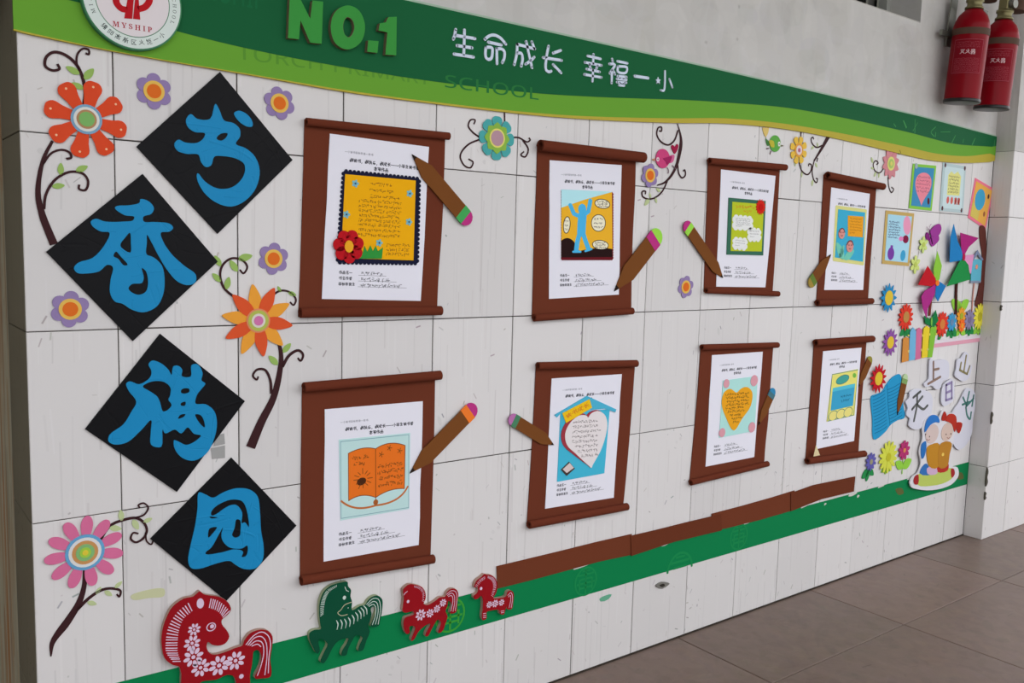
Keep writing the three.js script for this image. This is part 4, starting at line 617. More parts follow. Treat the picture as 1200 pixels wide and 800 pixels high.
horse('dark green striped horse board looking back over its shoulder', [.4042,.2638], [[.3935,.3672],[.4073,.3655],[.4086,.3569],[.415,.3472],[.4138,.3356],[.4174,.3228],[.4165,.3099],[.4191,.3057],[.4344,.3105],[.4468,.3108],[.4498,.3154],[.4602,.3227],[.4733,.323],[.484,.3125],[.4843,.2929],[.4798,.2695],[.4767,.2599],[.4587,.2633],[.4638,.2757],[.471,.296],[.4617,.303],[.4583,.2989],[.4605,.2887],[.456,.2728],[.4524,.2664],[.457,.253],[.4493,.2355],[.4417,.218],[.4321,.2193],[.4351,.2319],[.4407,.2438],[.4272,.2533],[.4196,.2455],[.4095,.2289],[.4058,.2178],[.3957,.2196],[.3974,.2297],[.4069,.2416],[.4099,.2509],[.3892,.2514],[.3769,.241],[.3646,.2205],[.3573,.2142],[.3512,.2195],[.3572,.2332],[.366,.251],[.3498,.2653],[.3469,.2595],[.3499,.2422],[.345,.2364],[.3353,.2531],[.3286,.2712],[.3293,.2826],[.34,.2858],[.3517,.2841],[.3502,.2962],[.3484,.3176],[.3495,.3383],[.3567,.3553],[.3689,.3643],[.3836,.367]], hgreen, M('paper', 150, 160, 130), (t) => {
  hatch(t, [[.3836,.3646],[.364,.3584],[.3555,.3463],[.3508,.331],[.3508,.31]], [[.3836,.3606],[.3694,.3544],[.3621,.3436],[.3585,.3293],[.3569,.3133]], 26, 0.001, hwhite);
  const a = curve([[.384,.2938],[.4065,.2931],[.4268,.3015],[.4421,.31]], false, 8), b = curve([[.3854,.2745],[.4092,.2734],[.4321,.2822],[.4501,.29]], false, 8), g = [];
  for (let i = 0; i < 9; i++) { const p = a[Math.round(i * 24 / 8)], q = b[Math.round(i * 24 / 8)]; g.push(ribbon([p, [(p[0] + q[0]) / 2 + 0.0028, (p[1] + q[1]) / 2 + 0.001], q], 0.0012, 0.001, HZ, HE, 3, 0.0024)); }
  part(t, 'body_stripes', g, hwhite);
  lines(t, 'halter', [[[.4169,.3229],[.4013,.3206],[.3926,.3119],[.3869,.3085],[.3939,.3009],[.4077,.3]]], 0.0014, M('paper', 170, 170, 140));
  const e = [.4007,.3354]; part(t, 'eye', oval(e[0], e[1], 0.0034, 0.004, 0, HZ, HE), hwhite); const n = [.4089,.3129]; part(t, 'nostril', disc(n[0], n[1], 0.001, HZ, HE, 8), hwhite);
  lines(t, 'tail_stripes', [[[.4486,.3104],[.4628,.3192],[.4747,.3158],[.4802,.2987],[.4753,.2632]], [[.4512,.3079],[.4642,.3134],[.4722,.3079],[.475,.2902],[.4692,.2647]], [[.4538,.3053],[.4643,.3073],[.4696,.2987],[.4685,.2819],[.4621,.2652]], [[.4016,.3572],[.4049,.3494],[.4099,.3459]]], 0.0013, hwhite);
});
horse('red daisy horse board next to the green horse, with one hoof raised', [.5955,.2577], [[.5319,.3224],[.5381,.3278],[.5468,.3305],[.5634,.3253],[.5763,.3184],[.5842,.3064],[.5858,.2922],[.5816,.2817],[.59,.2763],[.6082,.2802],[.6212,.2861],[.6346,.2847],[.6376,.2922],[.6477,.2982],[.6613,.2948],[.6676,.2832],[.6653,.2649],[.6625,.2442],[.6475,.2454],[.6518,.2585],[.6489,.2686],[.6421,.2737],[.6404,.2635],[.6358,.2528],[.6409,.2399],[.6359,.2246],[.6282,.2101],[.6189,.2089],[.6195,.215],[.6251,.2296],[.6169,.2391],[.6071,.2293],[.5994,.2173],[.5938,.2094],[.5873,.2098],[.589,.218],[.5986,.2314],[.5965,.2354],[.5804,.2308],[.5682,.2223],[.5602,.211],[.5539,.208],[.553,.2128],[.5587,.2251],[.5618,.2359],[.55,.2415],[.5476,.2371],[.5492,.2275],[.5422,.2259],[.5357,.2377],[.5342,.254],[.5378,.2618],[.5517,.263],[.5588,.2645],[.5561,.2711],[.5465,.2716],[.5377,.2725],[.5313,.2774],[.5324,.2907],[.5339,.3039]], hred, hedge, (t) => {
  for (const [c, r] of [[[.5742,.2593], 0.0125], [[.5968,.2574], 0.0095], [[.6138,.2631], 0.0085], [[.6287,.2728], 0.0085]]) daisy(t, c, r);
  hatch(t, [[.5583,.3253],[.5724,.3193],[.5822,.3057],[.5815,.2863]], [[.5589,.3211],[.5699,.3152],[.5781,.3031],[.5773,.2891]], 14, 0.0008);
  const e = [.5436,.2949]; part(t, 'eye', disc(e[0], e[1], 0.0032, HZ, HE, 12), pinkish);
  lines(t, 'tail_stripes', [[[.6372,.2888],[.6491,.2944],[.6601,.2896],[.664,.2746],[.6597,.2472]], [[.6394,.286],[.6493,.2892],[.6567,.2821],[.6579,.2665],[.6543,.2473]], [[.6413,.2832],[.6494,.2838],[.6536,.2746],[.6493,.2497]], [[.5333,.3108],[.537,.3145],[.542,.3168]]], 0.0011);
});
horse('smallest red horse board, at the end of the brown foam strip', [.7638,.2472], [[.7084,.2885],[.7136,.3017],[.7276,.3083],[.7345,.3129],[.7418,.3097],[.7533,.3066],[.7652,.2956],[.7706,.2798],[.7676,.2634],[.7601,.2529],[.7783,.2488],[.7954,.2494],[.7987,.2578],[.8091,.2592],[.8168,.25],[.8159,.2329],[.8126,.2163],[.7984,.2196],[.7991,.2268],[.794,.2181],[.7913,.2089],[.7809,.2114],[.7762,.2223],[.7557,.2259],[.7433,.2252],[.7432,.2106],[.7332,.2094],[.7306,.2185],[.7324,.2374],[.7318,.2569],[.7265,.2658],[.7203,.2619],[.7105,.2617],[.7075,.2696],[.7144,.2733],[.7185,.2779],[.7163,.288]], hred, hedge, (t) => {
  for (const [c, r] of [[[.7495,.2407], 0.0078], [[.7654,.2395], 0.009], [[.783,.2379], 0.0078]]) daisy(t, c, r);
  hatch(t, [[.7447,.3067],[.7608,.2977],[.7671,.2806],[.7591,.2568]], [[.7443,.3019],[.7552,.2929],[.7593,.2798],[.7547,.261]], 20, 0.0009);
  hatch(t, [[.7111,.2922],[.7221,.3028],[.7347,.3073]], [[.7163,.288],[.7264,.2978],[.7357,.3018]], 9, 0.0009);
  const e = [.7263,.2822]; part(t, 'eye', disc(e[0], e[1], 0.0034, HZ, HE, 12), pinkish);
  lines(t, 'leg_bands', [[[.7333,.2239],[.7414,.2232]], [[.7329,.2191],[.7415,.2183]], [[.7336,.2148],[.7416,.2139]], [[.7816,.2181],[.7911,.2169]], [[.7823,.2142],[.7906,.2133]]], 0.0011);
  lines(t, 'tail_stripes', [[[.7995,.2502],[.8083,.2549],[.8135,.2434],[.8104,.2193]], [[.8014,.2461],[.8073,.2485],[.8083,.2371],[.8043,.2207]]], 0.0011);
});

// ---------------------------------------------------------------- foam and sticker flowers, branches, birds
const bark = M('vinyl', 58, 34, 36), leafM = M('paper', 142, 172, 92), paleLeaf = M('paper', 176, 188, 140);
const FZ = 0.0006, FE = 0.001;
const branch = (t, p, w0, w1, wm) => part(t, 'branch', ribbon(p, w0, w1, FZ, FE, 6, wm), bark);
{
  const t = thing('flower_sticker', 'big red-orange daisy sticker with a ringed green center, highest on the wall', 'flower sticker', [-.0383,1.1962]);
  branch(t, [[-.0411,1.2168],[-.0389,1.238],[-.0423,1.2599],[-.0508,1.2778],[-.0668,1.2896],[-.0813,1.2906],[-.0916,1.2813],[-.0928,1.2687],[-.0834,1.2637],[-.0737,1.2676],[-.0765,1.2741]], 0.005, 0.0035); branch(t, [[-.0466,1.2688],[-.0499,1.2811],[-.0475,1.2941],[-.0398,1.3022],[-.0323,1.3011],[-.0325,1.2947],[-.037,1.2956]], 0.003, 0.003);
  branch(t, [[-.0861,1.1595],[-.0984,1.1331],[-.1059,1.1008],[-.1077,1.0753],[-.1047,1.0563],[-.1008,1.0404],[-.088,1.0037]], 0.004, 0.0115); branch(t, [[-.1001,1.1234],[-.088,1.1409],[-.0732,1.1473],[-.0629,1.144],[-.0607,1.1368],[-.0676,1.134]], 0.003, 0.0035); branch(t, [[-.1004,1.0565],[-.0969,1.0791],[-.0832,1.1023],[-.0621,1.1151],[-.0441,1.1131],[-.0376,1.1021],[-.0416,1.0888],[-.0507,1.0898],[-.0505,1.0964]], 0.004, 0.0032);
  leaves(t, [[[-.0461,1.2635], [-.0649,1.272]], [[-.0399,1.2564], [-.0259,1.2743]], [[-.0406,1.2419], [-.0577,1.2489]], [[-.0762,1.1092], [-.0752,1.1276]], [[-.0546,1.1166], [-.0374,1.1256]], [[-.0884,1.0911], [-.0707,1.0941]]], leafM, FZ, FE);
  flower(t, [-.0383,1.1962], 0.002, { n: 8, r0: 0.016, r1: .0592, w: 0.0135, type: 'drop', mats: [M('foam', 204, 72, 42)], rot: 1.36, rings: [[0.0225, M('foam', 118, 156, 182)], [0.0185, M('paper', 206, 206, 200)], [0.0145, M('paper', 168, 128, 92)], [0.0112, M('paper', 118, 168, 96)]], dots: [0.0018, M('paper', 226, 178, 140)] });
}
{
  const t = thing('flower_sticker', 'orange and red pointed-petal flower sticker on a brown trunk', 'flower sticker', [.2335,.8775]);
  part(t, 'trunk', ribbon([[.2194,.6509],[.2394,.6949],[.2618,.7364],[.2743,.7844],[.2766,.8169],[.2687,.8469]], 0.0175, 0.005, FZ, FE), bark);
  branch(t, [[.2788,.7923],[.293,.8133],[.3103,.8206],[.319,.8119],[.3144,.8012],[.3086,.807]], 0.006, 0.003); branch(t, [[.2579,.7448],[.2563,.7694],[.2463,.7889],[.2315,.7898],[.2244,.7796],[.2314,.7722],[.2342,.7779]], 0.005, 0.003);
  branch(t, [[.2238,.8999],[.1947,.9176],[.1739,.9358],[.1674,.9563],[.1717,.9741],[.1873,.9861],[.2056,.9837],[.2151,.9719],[.2081,.9605],[.2018,.9667]], 0.0045, 0.003); branch(t, [[.2511,.8972],[.2594,.9194],[.2761,.9298],[.293,.927],[.305,.9134],[.3004,.9037],[.2936,.9092]], 0.004, 0.003);
  leaves(t, [[[.2703,.7966], [.2536,.8138]], [[.2799,.8183], [.2953,.8344]], [[.1988,.9847], [.2243,.9917]], [[.1976,.9636], [.1846,.983]], [[.1683,.9461], [.1542,.9603]], [[.1775,.9327], [.1829,.9543]], [[.1686,.9726], [.1585,.9907]], [[.2761,.9272], [.2705,.9379]], [[.2902,.927], [.3056,.9209]]], leafM, FZ, FE);
  flower(t, [.2335,.8775], 0.002, { n: 10, r0: 0.016, r1: .065, w: 0.0115, type: 'point', mats: [M('foam', 220, 150, 56), M('foam', 206, 82, 46)], rot: 1.72, rings: [[0.0215, M('foam', 206, 132, 96)], [0.0185, M('paper', 168, 176, 84)], [0.0125, M('paper', 206, 200, 190)], [0.0085, M('paper', 196, 112, 160)]] });
}
{
  const t = thing('flower_sticker', 'pink many-petalled daisy sticker on a brown stem, beside the 园 panel', 'flower sticker', [-.0558,.5121]);
  part(t, 'trunk', ribbon([[-.109,.3504],[-.1059,.373],[-.084,.4017],[-.066,.4296],[-.0579,.4557],[-.0564,.4853]], 0.002, 0.005, FZ, FE, 6, 0.0125), bark);
  branch(t, [[-.0701,.4176],[-.0499,.4345],[-.0304,.4432],[-.0147,.4419],[-.0029,.4349],[-.0051,.4257],[-.009,.431]], 0.0055, 0.0028); branch(t, [[-.0325,.5278],[-.0165,.5486],[.0033,.5547],[.0234,.5548],[.0354,.5453],[.0405,.5299],[.0341,.5178],[.0227,.5133],[.0147,.5213],[.0189,.5302],[.027,.5274]], 0.005, 0.0028);
  branch(t, [[.0214,.5551],[.0365,.5583],[.0432,.5691],[.036,.5781],[.0278,.5759],[.0297,.5712]], 0.003, 0.0026); branch(t, [[.0384,.5272],[.0398,.5123],[.0471,.5052],[.0505,.5117]], 0.0026, 0.0024);
  leaves(t, [[[-.0539,.4277], [-.0398,.4205]], [[-.0406,.438], [-.0326,.4484]], [[-.0115,.4421], [-.0002,.451]], [[-.0273,.4403], [-.0161,.4299]], [[.0013,.5537], [-.0003,.5726]], [[-.0185,.5459], [.0007,.54]], [[.0185,.5526], [.0271,.5344]], [[.0346,.5454], [.0495,.55]]], paleLeaf, FZ, FE);
  flower(t, [-.0558,.5121], 0.002, { n: 11, r0: 0.026, r1: .0592, w: 0.009, mats: [M('foam', 200, 104, 142)], rot: 1.48, rings: [[0.0295, M('foam', 96, 152, 190)], [0.0245, M('paper', 206, 206, 204)], [0.0195, M('paper', 186, 136, 84)], [0.014, M('paper', 122, 170, 110)], [0.0085, M('paper', 150, 190, 70)], [0.0045, M('paper', 206, 186, 60)]] });
}
{
  const at = [.7451,1.2414], t = thing('flower_sticker', 'teal eight-petalled flower sticker with black curls under the header', 'flower sticker', at);
  for (const p of [[[.7643,1.2955],[.7662,1.2709]], [[.7099,1.2372],[.6857,1.2477],[.6744,1.2593],[.6798,1.2717],[.6909,1.2725],[.6879,1.2641]], [[.7073,1.237],[.6733,1.2211],[.6562,1.1984],[.6665,1.1801],[.6823,1.177],[.6878,1.1882],[.6766,1.1937]], [[.7799,1.246],[.8035,1.2482],[.8267,1.2415],[.8347,1.2467],[.831,1.2504]], [[.8151,1.2435],[.8302,1.2262],[.8221,1.2098],[.8105,1.2133],[.8188,1.2207]]]) branch(t, p, 0.0035, 0.0028);
  const r = .0445;
  flower(t, at, 0.002, { n: 8, r0: 0.01, r1: r, w: r * 0.29, type: 'drop', mats: [M('foam', 74, 158, 158)], rot: 1.57, rings: [] });
  const inner = Array.from({ length: 32 }, (_, i) => { const a = i / 32 * 6.2832, q = r * (0.66 + 0.07 * Math.cos(8 * (a - 1.57))); return [at[0] + q * Math.cos(a), at[1] + q * Math.sin(a)]; });
  part(t, 'flower_center', plate(inner, 0.0037, 0.0006), M('paper', 132, 172, 72)); [[0.44, M('paper', 214, 206, 110)], [0.36, M('paper', 172, 138, 148)]].forEach(([k, m], i) => part(t, 'flower_center', disc(at[0], at[1], r * k, 0.0041 + i * 0.0004, 0.0005, 24), m));
}
{ // small purple flowers, all alike
  const mk = (at, label) => { const t = thing('small_flower_sticker', label, 'flower sticker', at, 'small six-petalled purple flowers'); flower(t, at, FZ, { n: 6, r0: 0.006, r1: 0.0285, w: 0.0108, type: 'lobe', mats: [M('foam', 138, 120, 162)], rot: 1.57, rings: [[0.0165, M('foam', 214, 176, 86)], [0.0112, M('paper', 208, 104, 40)]] }); return t; };
  const a = mk([.0629,1.2513], 'small purple flower sticker between the orange daisy and the 书 panel');
  for (const [q, l] of [[[.2739,1.2572], 'small purple flower sticker between the 书 panel and the orange-sheet scroll'], [[.2624,.9866], 'small purple flower sticker just above the orange and red pointed flower'], [[-.0678,.904], 'small purple flower sticker below the 香 panel, nearest the wall end'], [[1.3463,.9304], 'small purple flower sticker under the lime-banded pencil'], [[1.1997,1.197], 'small purple flower sticker on the bird branch']]) {
    const c = a.clone(); c.name = numbered('small_flower_sticker'); c.userData = { ...a.userData, label: l }; c.position.set(q[0], q[1], 0); c.rotation.z = jit(0.3); if (l.includes('bird branch')) c.position.z = 0.0018; scene.add(c);
  }
}
{
  const t = thing('branch_sticker', 'dark hanging branch sticker with curls and pale leaves, holding a pink bird', 'branch sticker', [1.2943,1.2664]);
  part(t, 'trunk', ribbon([[1.2893,1.3272],[1.3025,1.3009],[1.3056,1.2828],[1.3011,1.2546],[1.2936,1.2293],[1.2758,1.2018],[1.2522,1.1833],[1.2281,1.1757]], 0.002, 0.003, FZ, FE, 6, 0.011), bark);
  for (const p of [[[1.2926,1.3122],[1.2815,1.2867],[1.2597,1.274],[1.2325,1.2807],[1.2192,1.296],[1.2239,1.3114],[1.2349,1.3131],[1.2346,1.3041],[1.2266,1.3042]], [[1.2968,1.2296],[1.3029,1.2083],[1.3151,1.1992],[1.3267,1.2069],[1.323,1.2191],[1.3177,1.2156]], [[1.2631,1.1887],[1.2489,1.1647],[1.2276,1.1482],[1.2016,1.1413],[1.1796,1.1471],[1.1781,1.1575],[1.1897,1.1588],[1.1888,1.1521]]]) branch(t, p, 0.0042, 0.0032);
  leaves(t, [[[1.2037,1.1423], [1.1873,1.1254]], [[1.208,1.1441], [1.2029,1.1559]], [[1.2233,1.1464], [1.2295,1.133]], [[1.2401,1.1612], [1.2255,1.1679]]], paleLeaf, FZ, FE);
  part(t, 'heart', heart([[1.2837,1.2547],[1.2749,1.2632],[1.2703,1.271],[1.2755,1.2754],[1.2825,1.2715],[1.2903,1.2789],[1.2951,1.2757],[1.293,1.2663]], FZ, 0.0016), M('foam', 150, 34, 66));
  const b = thing('bird_sticker', 'round pink bird sticker facing the purple flower', 'bird sticker', [1.244,1.2401]), [x, y] = [1.2418,1.24], r = .0229;
  part(b, 'body', oval(x, y, r * 1.05, r, 0, 0.0018, 0.0016, 24), M('foam', 190, 68, 116)); part(b, 'tail', blob([[1.2616,1.2452],[1.2816,1.2515],[1.2781,1.2358],[1.2648,1.2317]], 0.002, 0.0012), M('foam', 196, 96, 138));
  part(b, 'wing', blob([[1.2418,1.24],[1.255,1.2441],[1.2714,1.2476],[1.2677,1.235],[1.2561,1.2265],[1.2511,1.2337]], 0.0034, 0.001), M('foam', 150, 40, 88));
  const e = [1.2238,1.2367]; part(b, 'eye', disc(e[0], e[1], r * 0.22, 0.0034, 0.0006), M('paper', 214, 196, 200)); part(b, 'pupil', disc(e[0], e[1], r * 0.08, 0.004, 0.0003, 8), M('paper', 120, 80, 96));
  part(b, 'beak', plate([[1.2145,1.2384],[1.2149,1.2318],[1.2038,1.2345]], 0.002, 0.001), M('paper', 190, 130, 96));
  for (const p of [[[1.2587,1.2205],[1.2647,1.2118],[1.2624,1.2061]], [[1.2755,1.2264],[1.2859,1.221],[1.2883,1.2191]]]) part(b, 'leg', ribbon(p, 0.002, 0.0028, 0.002, 0.0006, 3), M('paper', 104, 84, 92));
}
{
  const [x, y] = [1.6761,1.3148], r = .022, b = thing('bird_sticker', 'round green bird sticker under the header, above the lime sheet scroll', 'bird sticker', [x, y]);
  part(b, 'body', oval(x, y, r * 1.08, r, 0, FZ, 0.0016, 24), M('foam', 92, 158, 72)); part(b, 'tail', blob([[1.6347,1.3239],[1.645,1.3198],[1.6516,1.3086],[1.6435,1.3062]], FZ, 0.0012), M('foam', 70, 118, 64));
  part(b, 'wing', blob([[1.6478,1.32],[1.6672,1.3201],[1.6714,1.3053],[1.6575,1.305]], 0.0023, 0.0008), M('paper', 176, 168, 60));
  const e = [1.6924,1.315]; part(b, 'eye', oval(e[0], e[1], r * 0.25, r * 0.3, 0, 0.0023, 0.0006), M('paper', 214, 216, 206)); part(b, 'pupil', disc(e[0], e[1], r * 0.09, 0.0029, 0.0003, 8), M('paper', 60, 50, 40));
  part(b, 'beak', plate([[1.7039,1.3139],[1.7043,1.3092],[1.7166,1.3123]], FZ, 0.001), M('paper', 90, 84, 50));
  for (const p of [[[1.6524,1.3002],[1.6404,1.2981]], [[1.6613,1.2942],[1.6566,1.2847]]]) part(b, 'leg', ribbon(p, 0.0025, 0.004, FZ, 0.0006, 2), M('paper', 92, 64, 70));
  const u = thing('tulip_sticker', 'faint yellow tulip sticker beside the green bird', 'flower sticker', [1.6329,1.3438]);
  part(u, 'bloom', blob([[1.619,1.3524],[1.6267,1.3512],[1.6319,1.3544],[1.6376,1.3523],[1.6451,1.3551],[1.6441,1.3416],[1.6343,1.3289],[1.6241,1.3379]], FZ, 0.001), M('paper', 206, 180, 108)); part(u, 'stem', ribbon([[1.6347,1.3306],[1.6383,1.3208]], 0.002, 0.002, FZ, 0.0006, 3), M('paper', 150, 150, 96));
}
{
  const at = [1.7813,1.3062], r = .0382, t = thing('flower_sticker', 'yellow scalloped flower sticker hanging from the header edge', 'flower sticker', at);
  for (const p of [[[1.7894,1.36],[1.7907,1.342]], [[1.7893,1.2736],[1.8041,1.2519],[1.8321,1.2433],[1.8467,1.255],[1.8475,1.2711],[1.8351,1.2726],[1.8345,1.2665]]]) branch(t, p, 0.004, 0.0034);
  leaves(t, [[[1.7718,1.2775], [1.7716,1.2618]], [[1.8044,1.2484], [1.8053,1.2343]]], paleLeaf, FZ, FE);
  flower(t, at, 0.002, { n: 8, r0: 0.01, r1: r, w: r * 0.25, type: 'drop', mats: [M('foam', 216, 178, 74)], rot: 1.3, rings: [[r * 0.5, M('paper', 208, 150, 70)], [r * 0.34, M('paper', 212, 196, 196)], [r * 0.15, M('paper', 176, 96, 126)]] });
}
{
  const t = thing('branch_sticker', 'short dark twig sticker with three curls between the narrow scrolls', 'branch sticker', [1.8859,1.3152]);
  part(t, 'trunk', ribbon([[1.9247,1.3625],[1.8971,1.3269],[1.8585,1.2826]], 0.015, 0.005, FZ, FE), bark);
  for (const p of [[[1.8925,1.329],[1.8667,1.3214],[1.8442,1.3311],[1.8387,1.343],[1.8467,1.348],[1.8509,1.3423]], [[1.8596,1.2838],[1.8528,1.2554],[1.8627,1.2311],[1.8771,1.2241],[1.881,1.2341],[1.8728,1.2353]], [[1.8759,1.2929],[1.8721,1.2819]]]) branch(t, p, 0.0042, 0.0034);
  leaves(t, [[[1.8542,1.3231], [1.8417,1.3143]], [[1.8727,1.323], [1.8683,1.3351]], [[1.8652,1.2778], [1.8757,1.266]], [[1.8578,1.2308], [1.8561,1.2127]]], paleLeaf, FZ, FE);
}
{
  const at = [2.2573,1.3062], r = .0481, t = thing('flower_sticker', 'dusty pink pointed flower sticker above the green framed card', 'flower sticker', at);
  for (const p of [[[2.2265,1.2949],[2.2023,1.2749],[2.1731,1.2794],[2.1623,1.297],[2.1743,1.3087],[2.1893,1.3029],[2.18,1.2976]], [[2.2496,1.2646],[2.2595,1.2339],[2.2764,1.2192],[2.2876,1.2297],[2.2734,1.2356]]]) branch(t, p, 0.0042, 0.0034);
  leaves(t, [[[2.1597,1.3006], [2.1492,1.317]], [[2.1654,1.2838], [2.1509,1.2866]], [[2.1807,1.2753], [2.1706,1.26]], [[2.1986,1.2758], [2.1971,1.2591]]], paleLeaf, FZ, FE);
  flower(t, at, 0.002, { n: 10, r0: 0.012, r1: r, w: r * 0.26, type: 'point', mats: [M('foam', 196, 130, 136)], rot: 1.57, rings: [[r * 0.44, M('paper', 206, 204, 120)], [r * 0.3, M('paper', 160, 186, 104)], [r * 0.15, M('paper', 206, 196, 110)]] });
  const c = thing('butterfly_sticker', 'tiny dark butterfly sticker on the edge of the dusty pink flower', 'butterfly sticker', [2.3035,1.3453]); part(c, 'wings', blob([[2.2851,1.3425],[2.2987,1.3527],[2.3139,1.3521],[2.3227,1.3429],[2.3075,1.3436],[2.3007,1.3383]], 0.0044, 0.001), M('paper', 52, 34, 38)); part(c, 'body', ribbon([[2.2975,1.3506],[2.3064,1.3404]], 0.002, 0.002, 0.0055, 0.0006, 2), M('paper', 36, 26, 28));
}

// ---------------------------------------------------------------- the corner of cards and paper garden
function card(label, q, frame, draw, extra) {
  const x = q.reduce((s, p) => s + p[0], 0) / 4, y = q.reduce((s, p) => s + p[1], 0) / 4, t = thing('greeting_card', label, 'card', [x, y], 'small cards in the paper garden corner');
  part(t, 'frame', plate(q, 0.0006, 0.0014), frame);
  const k = 0.84, inn = q.map((p) => [x + (p[0] - x) * k, y + (p[1] - y) * (k + 0.03)]);
  sheet(t, 'drawing', inn, 0.002, 0.0006, [256, 320], draw); if (extra) extra(t); return t;
}
card('green framed card with a pink balloon on blue', [[2.3901,1.3167],[2.5359,1.3211],[2.5277,1.1744],[2.3843,1.1757]], M('paper', 130, 188, 74), (g, w, h) => {
  g.fillStyle = css(64, 132, 172); g.fillRect(0, 0, w, h); g.fillStyle = css(214, 128, 142); g.beginPath(); g.moveTo(w * 0.1, h * 0.4); g.bezierCurveTo(w * 0.08, h * 0.05, w * 0.95, h * 0.02, w * 0.93, h * 0.42); g.bezierCurveTo(w * 0.9, h * 0.66, w * 0.65, h * 0.7, w * 0.52, h * 0.98); g.bezierCurveTo(w * 0.35, h * 0.75, w * 0.12, h * 0.65, w * 0.1, h * 0.4); g.fill();
  g.strokeStyle = css(150, 84, 106); for (let i = 0; i < 5; i++) scrawl(g, w * 0.16, h * (0.22 + i * 0.09), w * 0.7, 14, 2.4);
}, (t) => { const b = [2.5006,1.204]; part(t, 'ladybird', oval(b[0], b[1], 0.006, 0.011, 0.2, 0.0026, 0.001, 12), M('paper', 96, 38, 30)); const f = [2.4083,1.3107]; part(t, 'corner_bow', disc(f[0], f[1], 0.009, 0.0026, 0.001, 10), M('paper', 150, 170, 170)); });
card('grey-blue card with a yellow note and a row of red berries', [[2.5784,1.335],[2.734,1.3341],[2.7402,1.1762],[2.5796,1.1768]], M('paper', 172, 190, 192), (g, w, h) => {
  g.fillStyle = css(186, 204, 206); g.fillRect(0, 0, w, h); g.fillStyle = css(206, 204, 128); g.beginPath(); g.moveTo(w * 0.2, h * 0.2); g.lineTo(w * 0.35, h * 0.1); g.lineTo(w * 0.5, h * 0.16); g.lineTo(w * 0.68, h * 0.08); g.lineTo(w * 0.86, h * 0.2); g.lineTo(w * 0.84, h * 0.66); g.lineTo(w * 0.2, h * 0.68); g.fill();
  g.strokeStyle = css(110, 104, 70); for (let i = 0; i < 6; i++) scrawl(g, w * 0.24, h * (0.2 + i * 0.075), w * 0.56, 13, 2.4);
  for (const x of [0.26, 0.46, 0.66, 0.82]) { g.fillStyle = css(196, 96, 88); g.beginPath(); g.ellipse(x * w, h * 0.8, 17, 28, 0.1, 0, 7); g.fill(); } g.strokeStyle = css(90, 40, 40); g.lineWidth = 6; for (const x of [0.66, 0.82]) { g.beginPath(); g.moveTo((x - 0.05) * w, h * 0.74); g.lineTo((x + 0.05) * w, h * 0.88); g.moveTo((x + 0.05) * w, h * 0.74); g.lineTo((x - 0.05) * w, h * 0.88); g.stroke(); }
}, (t) => { for (const q of [[2.5936,1.3274], [2.7269,1.3269], [2.5954,1.1857], [2.7264,1.1851]]) part(t, 'corner_dot', oval(q[0], q[1], 0.0055, 0.0075, 0, 0.002, 0.001, 10), M('paper', 88, 62, 66)); });
card('pink framed diamond card with a blue balloon on orange', [[2.8067,1.3006],[2.9519,1.2712],[2.9134,1.1262],[2.7777,1.1621]], M('paper', 222, 116, 138), (g, w, h) => {
  g.fillStyle = css(214, 160, 76); g.fillRect(0, 0, w, h); g.fillStyle = css(196, 176, 90); g.fillRect(0, h * 0.6, w * 0.5, h * 0.4); g.fillStyle = css(66, 150, 186); g.beginPath(); g.ellipse(w * 0.4, h * 0.42, 76, 96, 0.2, 0, 7); g.fill(); g.fillStyle = css(70, 46, 46); g.beginPath(); g.ellipse(w * 0.86, h * 0.2, 14, 22, 0, 0, 7); g.fill(); g.fillStyle = css(150, 90, 60); g.beginPath(); g.ellipse(w * 0.8, h * 0.72, 16, 24, 0, 0, 7); g.fill();
});
card('tan framed pale blue card with handwriting and a pink balloon', [[2.2497,1.1629],[2.4197,1.1609],[2.4121,.9913],[2.2492,.9979]], M('paper', 186, 158, 96), (g, w, h) => {
  g.fillStyle = css(156, 198, 214); g.fillRect(0, 0, w, h); g.strokeStyle = css(70, 80, 110); for (let i = 0; i < 7; i++) scrawl(g, w * 0.05, h * (0.14 + i * 0.055), w * (0.48 + jit(0.06)), 10, 2.2);
  g.fillStyle = css(214, 144, 172); g.beginPath(); g.ellipse(w * 0.83, h * 0.2, 42, 66, -0.2, 0, 7); g.fill(); g.fillStyle = css(122, 30, 62); g.beginPath(); g.ellipse(w * 0.82, h * 0.5, 32, 28, 0, 0, 7); g.fill(); g.fillStyle = css(206, 120, 170); g.beginPath(); g.ellipse(w * 0.62, h * 0.5, 26, 16, 0, 0, 7); g.fill();
  g.fillStyle = css(112, 62, 148); g.beginPath(); g.ellipse(w * 0.24, h * 0.84, 36, 44, 0, 0, 7); g.fill(); g.fillRect(w * 0.2, h * 0.66, 26, 50); g.fillStyle = css(62, 148, 188); g.beginPath(); g.ellipse(w * 0.76, h * 0.86, 28, 38, 0.1, 0, 7); g.fill();
});
